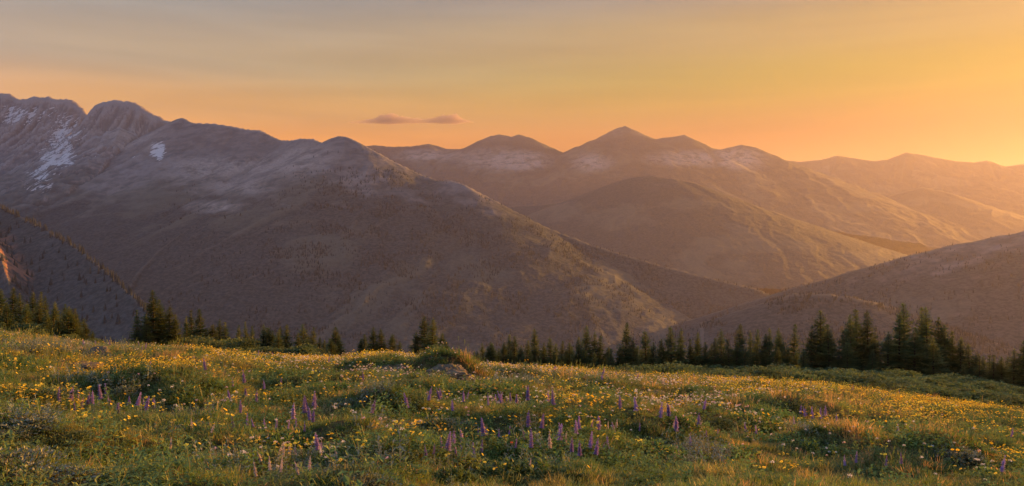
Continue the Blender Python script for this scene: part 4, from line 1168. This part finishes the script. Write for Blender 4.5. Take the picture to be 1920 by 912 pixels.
# ------------------------------------------------------------------ the small cloud over the central ridge
def build_cloud():
    Y = 16000.0
    m = bpy.data.materials.new('cloud_vapour'); m.use_nodes = True
    t = m.node_tree; t.nodes.clear()
    out = t.nodes.new('ShaderNodeOutputMaterial')
    v = t.nodes.new('ShaderNodeVolumePrincipled')
    v.inputs['Color'].default_value = (.42, .34, .36, 1); v.inputs['Anisotropy'].default_value = .3
    v.inputs['Density'].default_value = .006
    t.links.new(v.outputs[0], out.inputs['Volume'])
    m.cycles.homogeneous_volume = True
    # one lumpy closed body: flat underside, two heaped tops, thin tails
    us = np.linspace(0, 1, 160); n1 = 28
    a = P(645, 231, Y); b = P(892, 230, Y)
    half = np.interp(us, [0, .1, .25, .36, .5, .6, .72, .85, .93, 1], [2, 24, 62, 112, 56, 46, 76, 92, 30, 2]) * (1 + .35 * fbm(us * 14, us * 0 + .3, 3, 5))
    rows = []
    ph = np.linspace(0, 2 * math.pi, n1, endpoint=False)
    for k, u in enumerate(us):
        c = a + (b - a) * u
        rr = half[k] * (1 + .28 * fbm(np.cos(ph) * 1.4 + u * 26, np.sin(ph) * 1.4 + 3, 3, 8))
        yy = c[1] + 2.2 * rr * np.cos(ph)
        zz = c[2] + np.where(np.sin(ph) > 0, 1.7, .22) * rr * np.sin(ph)
        rows.append(np.stack([np.full(n1, c[0]) + 20 * np.sin(ph * 3 + u * 40) * (0 < k < 159), yy, zz], -1))
    V = np.concatenate(rows)
    i = np.arange(160 * n1).reshape(160, n1); j = np.roll(i, -1, 1)
    Q = np.stack([i[:-1], i[1:], j[1:], j[:-1]], -1).reshape(-1, 4)
    caps = [[0, q, q + 1] for q in range(1, n1 - 1)] + [[159 * n1, 159 * n1 + q + 1, 159 * n1 + q] for q in range(1, n1 - 1)]
    Q = Q[:, ::-1]; caps = [c_[::-1] for c_ in caps]
    o = link(bpy.data.objects.new('small_cloud', mesh_np('small_cloud', V, [Q, np.array(caps)], [m], True)))
    tag(o, 'small flat-bottomed cloud floating over the central ridge', 'cloud')
build_cloud()

# ------------------------------------------------------------------ the air
def build_haze():
    m = bpy.data.materials.new('haze_air'); m.use_nodes = True
    t = m.node_tree; t.nodes.clear()
    out = t.nodes.new('ShaderNodeOutputMaterial')
    v = t.nodes.new('ShaderNodeVolumePrincipled')
    v.inputs['Color'].default_value = (*HAZE_COLOR, 1)
    v.inputs['Density'].default_value = HAZE_DENSITY
    v.inputs['Anisotropy'].default_value = HAZE_G
    t.links.new(v.outputs[0], out.inputs['Volume'])
    m.cycles.homogeneous_volume = True
    x0, x1, y0, y1, z0, z1 = -31000, 31000, -7000, 21000, VALLEY_Z - 8, 1420
    V = np.array([[x, y, z] for z in (z0, z1) for y in (y0, y1) for x in (x0, x1)], float)
    Q = np.array([[0, 2, 3, 1], [4, 5, 7, 6], [0, 1, 5, 4], [2, 6, 7, 3], [0, 4, 6, 2], [1, 3, 7, 5]])
    o = link(bpy.data.objects.new('haze', mesh_np('haze', V, Q, [m])))
    tag(o, kind='stuff')
build_haze()
